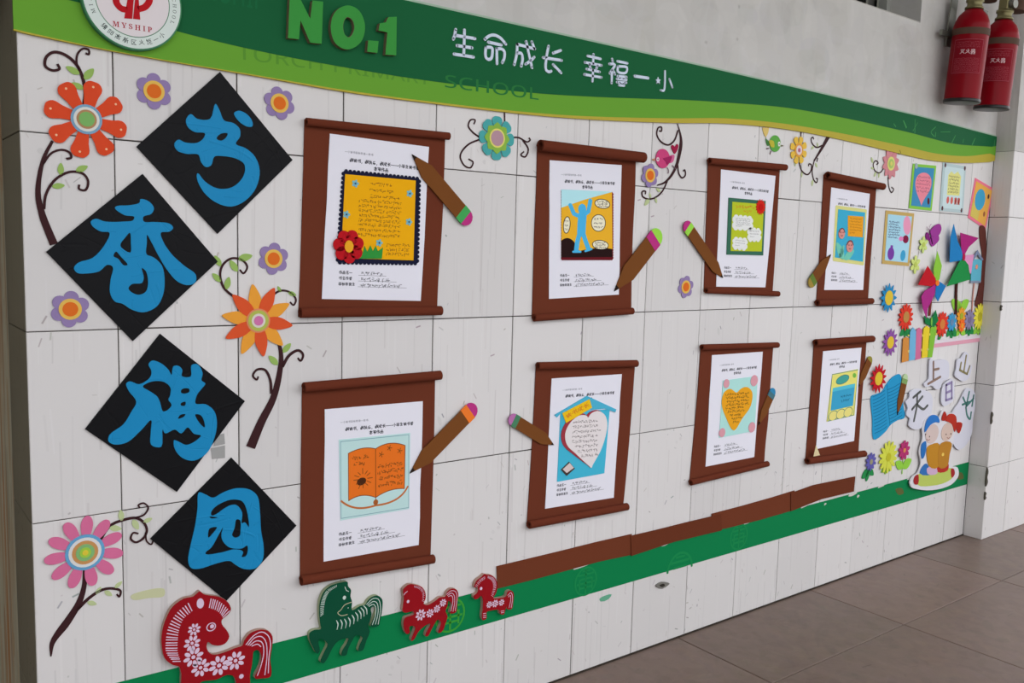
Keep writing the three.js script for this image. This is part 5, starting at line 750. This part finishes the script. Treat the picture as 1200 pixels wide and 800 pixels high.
{
  const t = thing('paper_butterfly', 'magenta paper butterfly beside the tan framed card', 'butterfly', [2.5512,1.0948]), m = M('foam', 146, 58, 138);
  part(t, 'upper_wing', blob([[2.5246,1.1037],[2.5431,1.1228],[2.5841,1.1328],[2.5965,1.1176],[2.5855,1.0978],[2.5483,1.0881]], 0.003, 0.0015), m); part(t, 'lower_wing', blob([[2.5362,1.0924],[2.5778,1.0975],[2.5879,1.0822],[2.5671,1.0661],[2.5452,1.0578],[2.5277,1.0729]], 0.0025, 0.0015), m); part(t, 'back_wing', blob([[2.5227,1.0959],[2.5043,1.103],[2.4995,1.0895],[2.5135,1.0764],[2.5284,1.0787]], 0.002, 0.0012), M('foam', 120, 40, 112));
  part(t, 'body', ribbon([[2.5158,1.1118],[2.5286,1.0922],[2.5441,1.0656]], 0.003, 0.0034, 0.0046, 0.0014, 4), M('paper', 92, 34, 86)); part(t, 'feelers', [ribbon([[2.5159,1.1111],[2.5165,1.1226],[2.5267,1.1307]], 0.0012, 0.0012, 0.0046, 0.0006, 3), ribbon([[2.5159,1.1111],[2.5046,1.1164],[2.4978,1.1212]], 0.0012, 0.0012, 0.0046, 0.0006, 3)], M('paper', 120, 60, 110));
}
// a layered foam flower: petals, center, leaf
function foamFlower(label, at, r, n, col, cen, rc, opt = {}) {
  const t = thing('paper_flower', label, 'paper flower', at, 'layered paper flowers of the garden corner'), z = opt.z || 0.004;
  if (opt.leaf) for (const [a, b] of opt.leaf) part(t, 'leaf', leafShape(a, b, 0.34, 0.0012, 0.0014), opt.leafMat || M('foam', 40, 128, 70));
  if (opt.stem) part(t, 'stem', ribbon(opt.stem, 0.0035, 0.0035, 0.0012, 0.0012, 4), opt.leafMat || M('foam', 40, 128, 70));
  flower(t, at, z, { n, r0: rc * 0.5, r1: r, w: r * Math.min(0.24, 1.95 / n), type: opt.type || 'oval', mats: [col], rot: 1.57 + (opt.rot || 0), th: 0.0014, rings: [[rc, cen]] });
  return t;
}
{
  const Y = M('foam', 208, 178, 56), R = M('foam', 204, 58, 44), O = M('foam', 206, 142, 56), G2 = M('foam', 136, 190, 66);
  const rr = (a) => a;
  foamFlower('bright blue paper flower with a yellow center under the tan framed card', [2.2934,.8904], .0468, 12, M('foam', 42, 128, 176), Y, 0.0235, { type: 'point', z: 0.006 });
  foamFlower('red paper flower with a tan center just above the picket fence', [2.4094,.8265], .0444, 14, R, M('foam', 176, 128, 70), 0.0185, { leaf: [[[2.415,.7862], [2.3856,.7653]], [[2.415,.7862], [2.4553,.765]], [[2.4143,.7911], [2.4187,.7591]]] });
  foamFlower('purple spiky paper flower with a yellow center beside the fence', [2.3249,.7469], .0454, 13, M('foam', 132, 78, 150), Y, 0.020, { type: 'point' });
  foamFlower('red paper flower standing first after the fence on the pink ledge', [2.6498,.795], .0442, 13, R, M('foam', 196, 118, 60), 0.0175, { leaf: [[[2.6549,.7624], [2.6349,.74]]] });
  foamFlower('small blue paper flower in the row on the pink ledge', [2.715,.8007], .0328, 9, M('foam', 62, 142, 186), M('foam', 96, 128, 160), 0.012, { leaf: [[[2.7182,.7808], [2.695,.7494]], [[2.7182,.7808], [2.7611,.7505]], [[2.7173,.7861], [2.7308,.7412]]] });
  foamFlower('yellow-orange paper flower with light green blades above it', [2.7797,.8199], .032, 10, M('foam', 216, 146, 50), M('foam', 150, 160, 50), 0.012, { type: 'oval', leaf: [[[2.7718,.8421], [2.7091,.8771]], [[2.775,.8421], [2.8313,.8748]], [[2.7742,.8342], [2.7647,.8726]]], leafMat: G2 });
  foamFlower('orange paper flower low in the row on the pink ledge', [2.7852,.7865], .0242, 10, M('foam', 222, 104, 44), M('foam', 216, 146, 50), 0.009, { z: 0.0062, leaf: [[[2.7863,.7733], [2.7579,.7506]], [[2.7863,.7733], [2.8253,.7533]]], leafMat: G2 });
  foamFlower('grey-violet paper flower in the row on the pink ledge', [2.843,.8049], .0374, 11, M('foam', 130, 122, 152), M('foam', 110, 100, 130), 0.011, { leaf: [[[2.8469,.7818], [2.8275,.7532]], [[2.8469,.7818], [2.8849,.7537]], [[2.8464,.7845], [2.8552,.7451]]] });
  foamFlower('yellow many-petalled paper flower at the foot of the paper tree', [2.9172,.8147], .0478, 15, M('foam', 216, 208, 70), M('foam', 176, 168, 44), 0.016, { leaf: [[[2.9185,.7741], [2.8849,.7537]], [[2.9185,.7741], [2.9569,.7564]], [[2.9176,.7795], [2.9232,.7468]]], leafMat: G2 });
  foamFlower('crimson paper flower with a yellow center on the blue notebook', [2.264,.6346], .0473, 13, M('foam', 178, 30, 42), Y, 0.0215, { z: 0.0075, type: 'point' });
  foamFlower('violet-blue paper flower with a dark leaf, nearest the narrow scroll foot', [2.261,.3647], .03, 10, M('foam', 92, 88, 156), M('foam', 140, 136, 110), 0.009, { leaf: [[[2.2568,.3386], [2.2177,.316]], [[2.2593,.3383], [2.287,.317]], [[2.2542,.339], [2.2465,.3015]]] });
  foamFlower('lime yellow paper flower between the violet and magenta ones', [2.3636,.3673], .0548, 14, M('foam', 196, 200, 74), M('foam', 176, 172, 46), 0.0145, { leaf: [[[2.3614,.3354], [2.3324,.32]], [[2.3614,.3354], [2.3872,.3176]], [[2.3609,.3391], [2.357,.3095]]], leafMat: G2 });
  foamFlower('magenta paper flower on a light green stem, next to the reading children', [2.4616,.3784], .0343, 9, M('foam', 168, 52, 104), M('foam', 206, 130, 84), 0.008, { leaf: [[[2.4645,.3182], [2.4182,.3424]], [[2.4645,.3182], [2.5191,.3391]]], stem: [[2.4625,.3623],[2.4648,.2962]], leafMat: G2 });
  foamFlower('pale lime paper flower beside the magenta butterfly', [2.4854,1.062], .028, 6, M('foam', 190, 208, 124), M('foam', 176, 190, 90), 0.008, { stem: [[2.4718,1.0447],[2.4631,1.0202],[2.4542,1.003]], leafMat: M('paper', 206, 206, 196) });
  foamFlower('pale lime paper flower just under the corner of the tan framed card', [2.4439,.9966], .0303, 6, M('foam', 194, 208, 120), M('foam', 176, 190, 90), 0.009);
}
{ // pinwheels: bent blades that stand off the wall
  const blade = (t, pts, z, m, lift) => { const g = plate(pts, z, 0.0012), p = g.attributes.position, c = pts[0]; for (let i = 0; i < p.count; i++) { const d = Math.hypot(p.getX(i) - c[0], p.getY(i) - c[1]); p.setZ(i, p.getZ(i) + d * lift); } g.computeVertexNormals(); part(t, 'blade', g, m); };
  const t = thing('pinwheel', 'pinwheel with red, lime, purple and blue blades beside the picket fence', 'pinwheel', [2.578,.9358]);
  part(t, 'handle', ribbon([[2.5786,.9318],[2.565,.8717],[2.5619,.8265]], 0.010, 0.011, 0.002, 0.003, 3), M('foam', 112, 52, 44));
  blade(t, [[2.578,.9358],[2.5675,.9529],[2.5031,.9937],[2.4476,.9314],[2.5421,.926]], 0.010, M('foam', 178, 28, 38), 0.05);
  blade(t, [[2.578,.9358],[2.5958,.9494],[2.6009,.9946],[2.5589,1.0424],[2.5485,.9817],[2.5598,.9519]], 0.009, M('foam', 132, 186, 62), 0.05);
  blade(t, [[2.578,.9358],[2.5991,.9408],[2.6375,.9265],[2.5913,.8743],[2.5728,.8917],[2.5746,.9193]], 0.010, M('foam', 34, 112, 172), 0.05);
  blade(t, [[2.578,.9358],[2.5426,.923],[2.5006,.9124],[2.4777,.8929],[2.493,.8531],[2.5209,.82],[2.5258,.8524],[2.5707,.8993],[2.5746,.9193]], 0.009, M('foam', 158, 46, 122), 0.05);
  const [x, y] = [2.5798,.9368]; part(t, 'hub', oval(x, y, 0.0115, 0.0095, 0, 0.012, 0.002, 16), M('foam', 222, 116, 44));
  const u = thing('pinwheel', 'pinwheel with blue, magenta and green blades nearest the paper tree', 'pinwheel', [2.7454,1.0232]);
  part(u, 'handle', ribbon([[2.7461,1.0191],[2.731,.9364],[2.7423,.8271]], 0.012, 0.016, 0.002, 0.003, 3), M('foam', 66, 34, 30));
  blade(u, [[2.7454,1.0232],[2.7345,1.0446],[2.6913,1.0794],[2.6494,1.1357],[2.6359,1.0931],[2.6454,1.0066],[2.7311,1.0137]], 0.010, M('foam', 36, 118, 176), 0.05);
  blade(u, [[2.7454,1.0232],[2.7236,1.0598],[2.7032,1.1082],[2.8359,1.0935],[2.7764,1.0609]], 0.010, M('foam', 158, 40, 112), 0.05);
  blade(u, [[2.7454,1.0232],[2.721,1.011],[2.6347,.9255],[2.8026,.9487],[2.7846,.9988]], 0.010, M('foam', 34, 130, 66), 0.05);
  blade(u, [[2.7454,1.0232],[2.7705,1.0323],[2.8217,1.0358],[2.8114,.9676],[2.7902,.978]], 0.008, M('foam', 206, 140, 180), 0.03);
  const [a, b] = [2.7482,1.0253]; part(u, 'hub', oval(a, b, 0.0085, 0.012, 0, 0.012, 0.002, 16), M('foam', 172, 36, 72));
}
{
  const l = thing('paper_leaf', 'dark green paper leaves at the foot of the red and lime pinwheel', 'paper leaves', [2.5687,.8137]), m = M('foam', 28, 112, 62);
  part(l, 'leaf', plate([[2.5216,.8285],[2.5479,.8218],[2.5673,.8102],[2.5771,.7907],[2.5334,.8012]], 0.0055, 0.0014), m); part(l, 'leaf', plate([[2.5673,.8102],[2.5856,.8335],[2.5958,.8449],[2.6192,.8097],[2.5925,.7876],[2.5722,.7908]], 0.0055, 0.0014), m); part(l, 'leaf', leafShape([2.5741,.7908], [2.5692,.8238], 0.2, 0.0072, 0.001), M('foam', 110, 170, 70));
  const h = thing('paper_birdhouse', 'blue paper birdhouse on a thin pink pole beside the paper tree', 'birdhouse', [2.8635,.9836]);
  part(h, 'house', plate([[2.8245,1.0191],[2.8996,1.02],[2.9026,.938],[2.8294,.9382]], 0.003, 0.002), M('foam', 92, 168, 188)); part(h, 'roof', plate([[2.8562,1.0521],[2.9067,1.018],[2.8914,1.0157],[2.8589,1.0364],[2.83,1.0123],[2.8185,1.0158]], 0.005, 0.0018), M('foam', 116, 126, 150));
  const [x, y] = [2.862,.9926]; part(h, 'doorway', disc(x, y, 0.0085, 0.005, 0.001, 12), M('foam', 214, 136, 110)); part(h, 'floor_board', plate([[2.8262,.944],[2.9039,.9439],[2.9008,.9359],[2.8254,.9361]], 0.005, 0.001), M('foam', 124, 136, 156)); part(h, 'pole', ribbon([[2.8606,.936],[2.8576,.8882],[2.8605,.8322]], 0.006, 0.006, 0.002, 0.0016, 3), M('foam', 186, 132, 120));
  const tr = thing('paper_tree', 'tall dark brown paper tree trunk at the inner corner of the wall', 'paper tree', [2.9104,.9839]);
  part(tr, 'trunk', blob([[2.8683,1.1364],[2.9048,1.1324],[2.9281,1.0641],[2.9316,1.0055],[2.934,.9465],[2.9398,.8548],[2.8787,.8559],[2.8915,.8985],[2.9014,.9519],[2.9012,1.0371],[2.8773,1.0841]], 0.0012, 0.0022), M('foam', 92, 50, 44));
  const lg = thing('pink_ledge', 'long pink paper ledge with scalloped white edge under the flowers', 'paper ledge', [2.7779,.726]);
  part(lg, 'ledge', plate([[2.6087,.7335],[2.9664,.7418],[2.965,.7232],[2.6033,.7158]], 0.0008, 0.0012), M('paper', 208, 150, 166));
  const a = [2.6121,.7374], b = [2.9658,.7451], top = []; for (let i = 0; i <= 40; i++) { const u = i / 40; top.push([a[0] + (b[0] - a[0]) * u, a[1] + (b[1] - a[1]) * u + 0.004 * Math.abs(Math.sin(i * Math.PI / 5))]); }
  part(lg, 'white_scallop', plate([...top, [b[0], b[1] - 0.008], [a[0], a[1] - 0.008]], 0.002, 0.0008), M('paper', 208, 200, 206));
  const f = thing('picket_fence', 'small paper picket fence of five coloured pickets', 'paper fence', [2.5038,.7345]);
  const pk = (p, m) => part(f, 'picket', plate(p, 0.0042, 0.002), m);
  pk([[2.4013,.7559],[2.4178,.7612],[2.4371,.7559],[2.445,.6812],[2.4043,.6771]], M('foam', 196, 132, 64)); pk([[2.441,.7761],[2.4583,.7914],[2.4784,.7783],[2.4866,.6831],[2.4464,.6804]], M('foam', 106, 166, 200)); pk([[2.4806,.7818],[2.4973,.789],[2.5163,.7813],[2.5209,.6834],[2.4855,.681]], M('foam', 194, 104, 140)); pk([[2.5256,.7838],[2.5436,.794],[2.5659,.7853],[2.5651,.6868],[2.529,.6851]], M('foam', 214, 190, 50)); pk([[2.5715,.7858],[2.5912,.796],[2.6127,.7863],[2.5966,.6843],[2.5681,.6851]], M('foam', 122, 176, 58));
  part(f, 'rail', plate([[2.4329,.7673],[2.615,.7712],[2.6159,.7653],[2.4337,.7616]], 0.0026, 0.0014), Y2()); part(f, 'rail', plate([[2.4127,.7122],[2.6051,.7135],[2.6059,.708],[2.4134,.7069]], 0.0026, 0.0014), Y2());
  for (const [i, q] of [[2.5221,.7606], [2.5677,.7635], [2.612,.7626], [2.4392,.7127], [2.5207,.7136], [2.5626,.713]].entries()) part(f, 'knot', disc(q[0], q[1], 0.0045, 0.0063, 0.0008, 10), i < 3 ? Y2() : M('foam', 206, 190, 120));
}
function Y2() { return M('foam', 206, 194, 92); }
{
  const pts = curve([[2.2391,.5775],[2.2693,.5833],[2.3023,.5904],[2.3284,.6141],[2.3607,.6328],[2.4072,.6367],[2.4253,.5822],[2.4404,.5309],[2.4542,.4901],[2.4108,.485],[2.369,.4735],[2.337,.4521],[2.2719,.436],[2.2556,.5058]], true, 4);
  const t = thing('paper_notebook', 'wavy blue paper notebook page with ruled lines', 'notebook', [2.3382,.5399]);
  sheet(t, 'page', [[2.2292,.6077],[2.4151,.6468],[2.46,.4679],[2.2672,.4338]], 0.001, 0.0014, [320, 384], (g, w, h) => { g.fillStyle = css(40, 136, 180); g.fillRect(0, 0, w, h); g.strokeStyle = css(22, 84, 122); g.lineWidth = 4; for (let i = 0; i < 12; i++) { const y = h * (0.2 + i * 0.062); for (const [a, b] of [[0.06, 0.44], [0.52, 0.92]]) { g.beginPath(); g.moveTo(w * a, y); g.quadraticCurveTo(w * (a + b) / 2, y + 8, w * b, y - 4); g.stroke(); } } }, 'paper', pts);
  part(t, 'fold', ribbon([[2.3289,.6106],[2.3447,.5394],[2.364,.4726]], 0.0015, 0.0015, 0.0024, 0.0005, 4), M('paper', 26, 98, 138));
  pencil('pencil with a pale green end lying on the blue notebook page', [2.4015,.5045], [2.4376,.6383], .0333, M('foam', 120, 150, 90), M('foam', 172, 194, 150), 0.003);
}
// ---- word cutouts on white clouds
{
  const cloud = (label, q, back, list, w, ink) => {
    const t = thing('word_cutout', label, 'word cutout', q, 'word cutouts on white clouds');
    part(t, 'cloud', blob(back, 0.004, 0.004, { n: 4 }), M('foam', 198, 198, 208), 'white cloud shaped backing');
    part(t, 'character', strokes(list, w, 0.0082, 0.0012), M('foam', ...ink));
  };
  cloud('white cutout of the character 上 with a tan foot stroke', [2.6255,.6259], [[2.5816,.68],[2.6185,.6725],[2.6692,.6733],[2.708,.6618],[2.7182,.6349],[2.7169,.6049],[2.6812,.5961],[2.6629,.5713],[2.6298,.5738],[2.6099,.5864],[2.5602,.5864],[2.555,.5977],[2.5813,.6105],[2.58,.6436]], [[[2.6033,.6686],[2.6124,.6076]], [[2.6103,.6409],[2.6433,.6426]], [[2.5787,.5946],[2.6579,.6134]]], 0.0085, [136, 112, 100]);
  cloud('white cutout of the character 山 in olive grey, just below the pink ledge', [2.8148,.6365], [[2.8213,.6916],[2.849,.6806],[2.8524,.6458],[2.8814,.6383],[2.8682,.5984],[2.831,.5855],[2.7863,.5982],[2.7609,.6133],[2.7687,.6355],[2.7712,.6677],[2.7974,.6719]], [[[2.8322,.6777],[2.8232,.6187]], [[2.7987,.6547],[2.7935,.6294]], [[2.7921,.6288],[2.8504,.6104]], [[2.8639,.6382],[2.8496,.6105]]], 0.0075, [138, 128, 92]);
  cloud('white cutout of the character 日 in violet grey', [2.7244,.5571], [[2.6901,.5861],[2.7496,.5981],[2.7674,.5251],[2.739,.5123],[2.6985,.5082],[2.6811,.5248],[2.679,.5625]], [[[2.7042,.5813],[2.7112,.5268]], [[2.7042,.5813],[2.742,.5888]], [[2.742,.5888],[2.7512,.531]], [[2.7071,.5536],[2.7467,.5596]], [[2.7112,.5268],[2.7512,.531]]], 0.0085, [140, 128, 164]);
  cloud('white cutout of the character 天 in dark grey on a big round cloud', [2.5345,.5227], [[2.512,.5828],[2.5547,.5758],[2.5993,.5613],[2.6187,.5375],[2.6192,.5003],[2.6066,.4643],[2.5666,.446],[2.5111,.4444],[2.4742,.4628],[2.478,.4842],[2.452,.5011],[2.4592,.5221],[2.4425,.5451],[2.4643,.5576],[2.4652,.5755]], [[[2.4884,.5557],[2.5308,.5722]], [[2.4859,.5154],[2.5474,.5537]], [[2.5119,.5639],[2.5148,.5244],[2.5033,.4744]], [[2.5186,.527],[2.5609,.5093],[2.5856,.5196]]], 0.0085, [92, 94, 92]);
  cloud('white cutout of the character 地 in green grey, nearest the shallow pillar', [2.8511,.487], [[2.8554,.5566],[2.9181,.5401],[2.9326,.4876],[2.9234,.437],[2.924,.3854],[2.8897,.3495],[2.8365,.336],[2.7936,.3606],[2.7717,.4017],[2.7565,.4495],[2.7736,.4863],[2.8082,.5101]], [[[2.8331,.501],[2.8835,.5068]], [[2.8765,.5441],[2.8606,.4869]], [[2.8335,.5273],[2.8658,.4935]], [[2.8658,.4935],[2.9139,.5168]], [[2.9127,.5287],[2.9064,.4899]], [[2.8601,.4901],[2.8758,.4574],[2.8999,.4425],[2.9039,.4665]]], 0.0075, [72, 120, 112]);
}
{ // flat cut-out of two children reading
  const t = thing('reading_children_cutout', 'flat cutout of two children leaning together over books on a green mat', 'cutout', [2.6696,.3399]), z = 0.0095, e = 0.0008;
  part(t, 'backing', blob([[2.5048,.2641],[2.5247,.2831],[2.551,.2891],[2.5694,.3207],[2.5521,.3639],[2.568,.4055],[2.5616,.4495],[2.5827,.4811],[2.6284,.4874],[2.6688,.4704],[2.6891,.4945],[2.7204,.4803],[2.76,.4781],[2.7946,.4482],[2.8444,.4347],[2.8333,.3963],[2.788,.3961],[2.787,.371],[2.7778,.3469],[2.7693,.3126],[2.7911,.282],[2.8332,.2714],[2.8452,.2415],[2.8161,.2199],[2.7674,.2106],[2.66,.2133],[2.5545,.2328],[2.5144,.2473]], 0.006, 0.004, { n: 3 }), M('foam', 204, 202, 206), 'white outline');
  const p = (name, pts, c, dz = 0) => part(t, name, blob(pts, z + 0.0005 + dz, e, { n: 3 }), M('paper', ...c));
  const F = (name, q, rx, ry, c, dz) => part(t, name, oval(q[0], q[1], rx, ry, 0, z + 0.0005 + dz, e, 18), M('paper', ...c));
  p('mat', [[2.5428,.283],[2.6511,.2731],[2.7923,.2742],[2.8024,.2423],[2.7547,.2287],[2.6575,.23],[2.552,.2501]], [172, 186, 92]); p('mat_end', [[2.5315,.2797],[2.5545,.2838],[2.5591,.2516],[2.5353,.2525],[2.5262,.2659]], [150, 44, 46], 0.0006); p('mat_end', [[2.7825,.273],[2.803,.2703],[2.8131,.251],[2.7928,.2396]], [150, 44, 46], 0.0006);
  p('blue_skirt', [[2.5631,.2875],[2.5758,.3077],[2.6023,.3164],[2.6232,.3015],[2.6484,.2907],[2.6462,.2737]], [54, 104, 166], 0.0006); p('patterned_cloth', [[2.6097,.2983],[2.6716,.2951],[2.6848,.271],[2.6174,.2777]], [190, 160, 186], 0.0009); p('red_skirt', [[2.6841,.2761],[2.6817,.2913],[2.7147,.297],[2.7477,.3053],[2.7632,.2882],[2.758,.2712]], [168, 52, 44], 0.0006);
  p('blue_scarf', [[2.5597,.3871],[2.5879,.396],[2.5953,.3709],[2.5831,.3398],[2.5687,.3377]], [46, 104, 168], 0.0006);
  F('face', [2.6276,.4174], 0.044, 0.034, [196, 178, 172], 0.0006); F('face', [2.7328,.4131], 0.042, 0.033, [196, 174, 162], 0.0006);
  p('blue_hood', [[2.5738,.429],[2.5766,.46],[2.5967,.4807],[2.6289,.4839],[2.6609,.4726],[2.6715,.453],[2.6443,.4567],[2.6078,.4496],[2.5851,.4336]], [48, 110, 180], 0.0014); p('hair', [[2.7095,.4566],[2.7281,.4746],[2.7605,.475],[2.7875,.4615],[2.7944,.4307],[2.7863,.4064],[2.7616,.4365],[2.73,.4496]], [168, 52, 40], 0.0014); p('hair_bunch', [[2.6836,.4616],[2.6995,.4896],[2.719,.4705],[2.7095,.4566]], [160, 46, 38], 0.0014); p('hair_bunch', [[2.7912,.4385],[2.8376,.4324],[2.8197,.3988],[2.7971,.4143]], [160, 46, 38], 0.0014);
  p('book', [[2.5988,.3719],[2.6349,.3809],[2.6815,.3751],[2.6863,.2932],[2.6198,.3058]], [176, 124, 42], 0.0012); p('book', [[2.6826,.368],[2.7165,.38],[2.7707,.3669],[2.7608,.3288],[2.7531,.2895],[2.6904,.2917]], [170, 118, 44], 0.0016); F('book_mark', [2.7108,.3349], 0.008, 0.006, [216, 186, 90], 0.0026);
  for (const q of [[2.5824,.4203], [2.61,.4096], [2.7253,.4049], [2.759,.4033]]) part(t, 'eye', disc(q[0], q[1], 0.003, z + 0.002, 0.0004, 8), M('paper', 70, 50, 50));
  part(t, 'smile', [ribbon([[2.5905,.403],[2.6024,.3978],[2.6153,.3993]], 0.002, 0.002, z + 0.002, 0.0004, 3), ribbon([[2.733,.3931],[2.7435,.389],[2.7549,.3917]], 0.002, 0.002, z + 0.002, 0.0004, 3)], M('paper', 140, 80, 76));
}
// ---------------------------------------------------------------- tape, chips and other small things on the tiles
{
  const silver = new THREE.MeshStandardMaterial({ color: C(152, 152, 150), roughness: 0.5, metalness: 0.2 });
  const bit = (label, pts, m, z = 0.0004) => { const t = thing('tape_remnant', label, 'tape', [pts[0][0], pts[0][1]]); part(t, 'strip', plate(pts, z, 0.0004), m); };
  bit('silvery square of old tape beside the 满 panel, upper of two', [[.1592,.6792],[.1723,.6815],[.1737,.6624],[.1534,.6602]], silver); bit('silvery square of old tape beside the 满 panel, lower of two', [[.149,.6577],[.1736,.6601],[.1735,.6376],[.151,.6385]], silver);
  const h = thing('wall_plug', 'small grey broken hook remnant below the green strip', 'hook remnant', [1.3071,.1604]); part(h, 'base', blob([[1.2842,.1646],[1.3065,.1702],[1.3363,.1593],[1.3097,.1517]], 0.0004, 0.004, { n: 3, bevel: 0.0008 }), M('gloss', 112, 110, 104)); part(h, 'hole', blob([[1.2966,.1634],[1.3109,.1648],[1.3175,.1589],[1.3073,.1566]], 0.0045, 0.0004, { n: 3 }), M('paper', 50, 46, 42));
  bit('torn green chip of strip stuck on the lowest tiles', curve([[1.09,.1732],[1.1101,.1771],[1.1307,.1753],[1.12,.165],[1.094,.1653]], true, 2), M('paper', 96, 160, 130));
  const m = M('paper', 186, 188, 150), t = thing('glue_mark', 'faint yellowish glue marks on the tile beside the pink daisy', 'glue mark', [.0395,.4188]); part(t, 'mark', blob([[.0129,.4225],[.0334,.4269],[.0668,.4231],[.0666,.4105],[.0415,.4125],[.0169,.415]], 0.0003, 0.0002), m);
}
// ---------------------------------------------------------------- fire extinguishers
{
  const steel = M('metal', 120, 120, 112), dark = M('gloss', 36, 34, 34), brass = M('metal', 118, 112, 80), strapM = M('vinyl', 84, 66, 56), R = 0.053, K = 0.82;
  const red = new THREE.MeshPhysicalMaterial({ color: C(124, 6, 20), roughness: 0.35, specularIntensity: 0.15, clearcoat: 0.08, clearcoatRoughness: 0.08 });
  const labelTex = tex(canvas(384, 384, (g, w, h) => {
    g.fillStyle = css(116, 14, 28); g.fillRect(0, 0, w, h); g.strokeStyle = css(150, 78, 88); g.lineWidth = 5; g.strokeRect(10, 10, w - 20, h - 20);
    g.strokeStyle = css(196, 170, 174); han(g, '灭火器', 100, 118, 58, 7);
    g.strokeStyle = css(150, 78, 86); for (let i = 0; i < 3; i++) scrawl(g, 40, 32 + i * 24, 300, 14, 2); for (let i = 0; i < 9; i++) scrawl(g, 32, 212 + i * 17, 320, 11, 1.8);
  }));
  const labelMat = new THREE.MeshPhysicalMaterial({ map: labelTex, roughness: 0.5, specularIntensity: 0.12 });
  function extinguisher(label, x, y, tilt) {
    const t = thing('fire_extinguisher', label, 'fire extinguisher', [x, y, R + 0.016], 'red fire extinguishers hung on the wall'); t.at = [0, 0, 0];
    const lathe = (p) => new THREE.LatheGeometry(p.map((q) => new THREE.Vector2(q[0], q[1])), 40);
    part(t, 'cylinder', lathe([[0.001, 0.004], [R - 0.008, 0.004], [R - 0.002, 0.009], [R, 0.016], [R, 0.285], [R - 0.004, 0.305], [R - 0.012, 0.327], [R - 0.026, 0.345], [0.022, 0.352], [0.001, 0.352]]), red);
    part(t, 'base_ring', lathe([[0.001, 0], [R + 0.001, 0], [R + 0.002, 0.004], [R + 0.002, 0.012], [R - 0.001, 0.014]]), dark);
    part(t, 'collar', lathe([[0.001, 0.349], [0.027, 0.349], [0.027, 0.358], [0.022, 0.362], [0.022, 0.376], [0.026, 0.378], [0.026, 0.388], [0.001, 0.39]]), brass);
    part(t, 'valve', new RoundedBoxGeometry(0.04, 0.045, 0.03, 2, 0.005).translate(0, 0.41, 0), brass);
    part(t, 'strap', lathe([[R + 0.0005, 0.25], [R + 0.0016, 0.25], [R + 0.0016, 0.274], [R + 0.0005, 0.274]]), strapM, 'grey-brown retaining strap');
    part(t, 'label', new THREE.CylinderGeometry(R + 0.0008, R + 0.0008, 0.13, 28, 1, true, -2.0, 1.75).translate(0, 0.168, 0), labelMat);
    part(t, 'carry_handle', new RoundedBoxGeometry(0.1, 0.012, 0.022, 2, 0.004).rotateZ(0.1).translate(0.045, 0.437, 0), dark);
    part(t, 'lever', new RoundedBoxGeometry(0.11, 0.01, 0.02, 2, 0.004).rotateZ(0.42).translate(0.052, 0.472, 0), dark);
    part(t, 'gauge', [new THREE.CylinderGeometry(0.017, 0.017, 0.014, 20).rotateX(Math.PI / 2).translate(0, 0.41, 0.024)], steel);
    part(t, 'hose', new THREE.TubeGeometry(new THREE.CatmullRomCurve3([[0.015, 0.412, -0.01], [0.05, 0.41, -0.02], [0.06, 0.37, -0.03], [0.063, 0.29, -0.03], [0.063, 0.16, -0.03]].map((p) => new THREE.Vector3(...p))), 30, 0.0085, 10), dark);
    part(t, 'hose_fitting', new THREE.CylinderGeometry(0.024, 0.026, 0.075, 20).rotateZ(-0.15).translate(0.062, 0.43, 0.012), strapM);
    part(t, 'nozzle', new THREE.CylinderGeometry(0.0095, 0.014, 0.06, 16).translate(0.063, 0.13, -0.03), dark);
    part(t, 'bracket', [box(-0.02, 0.02, 0.22, 0.4, -R - 0.016, -R - 0.012), box(-0.07, 0.07, 0.252, 0.272, -R - 0.012, -R - 0.002)], steel);
    const gl = part(t, 'safety_pin', new THREE.TorusGeometry(0.013, 0.0015, 6, 18).translate(-0.012, 0.44, 0.018), steel); gl.castShadow = true;
    t.traverse((m) => m.isMesh && m.geometry.scale(1, K, 1)); t.rotation.x = tilt; return t;
  }
  extinguisher('fire extinguisher hung nearer the window opening, farther from the pillar', 2.534, 1.514, 0.06);
  extinguisher('fire extinguisher hung close against the pillar', 2.737, 1.516, 0.06);
}
// shadows in three.js's own renderer come from the sky only; nothing else lights the corridor
renderer.render(scene, camera);
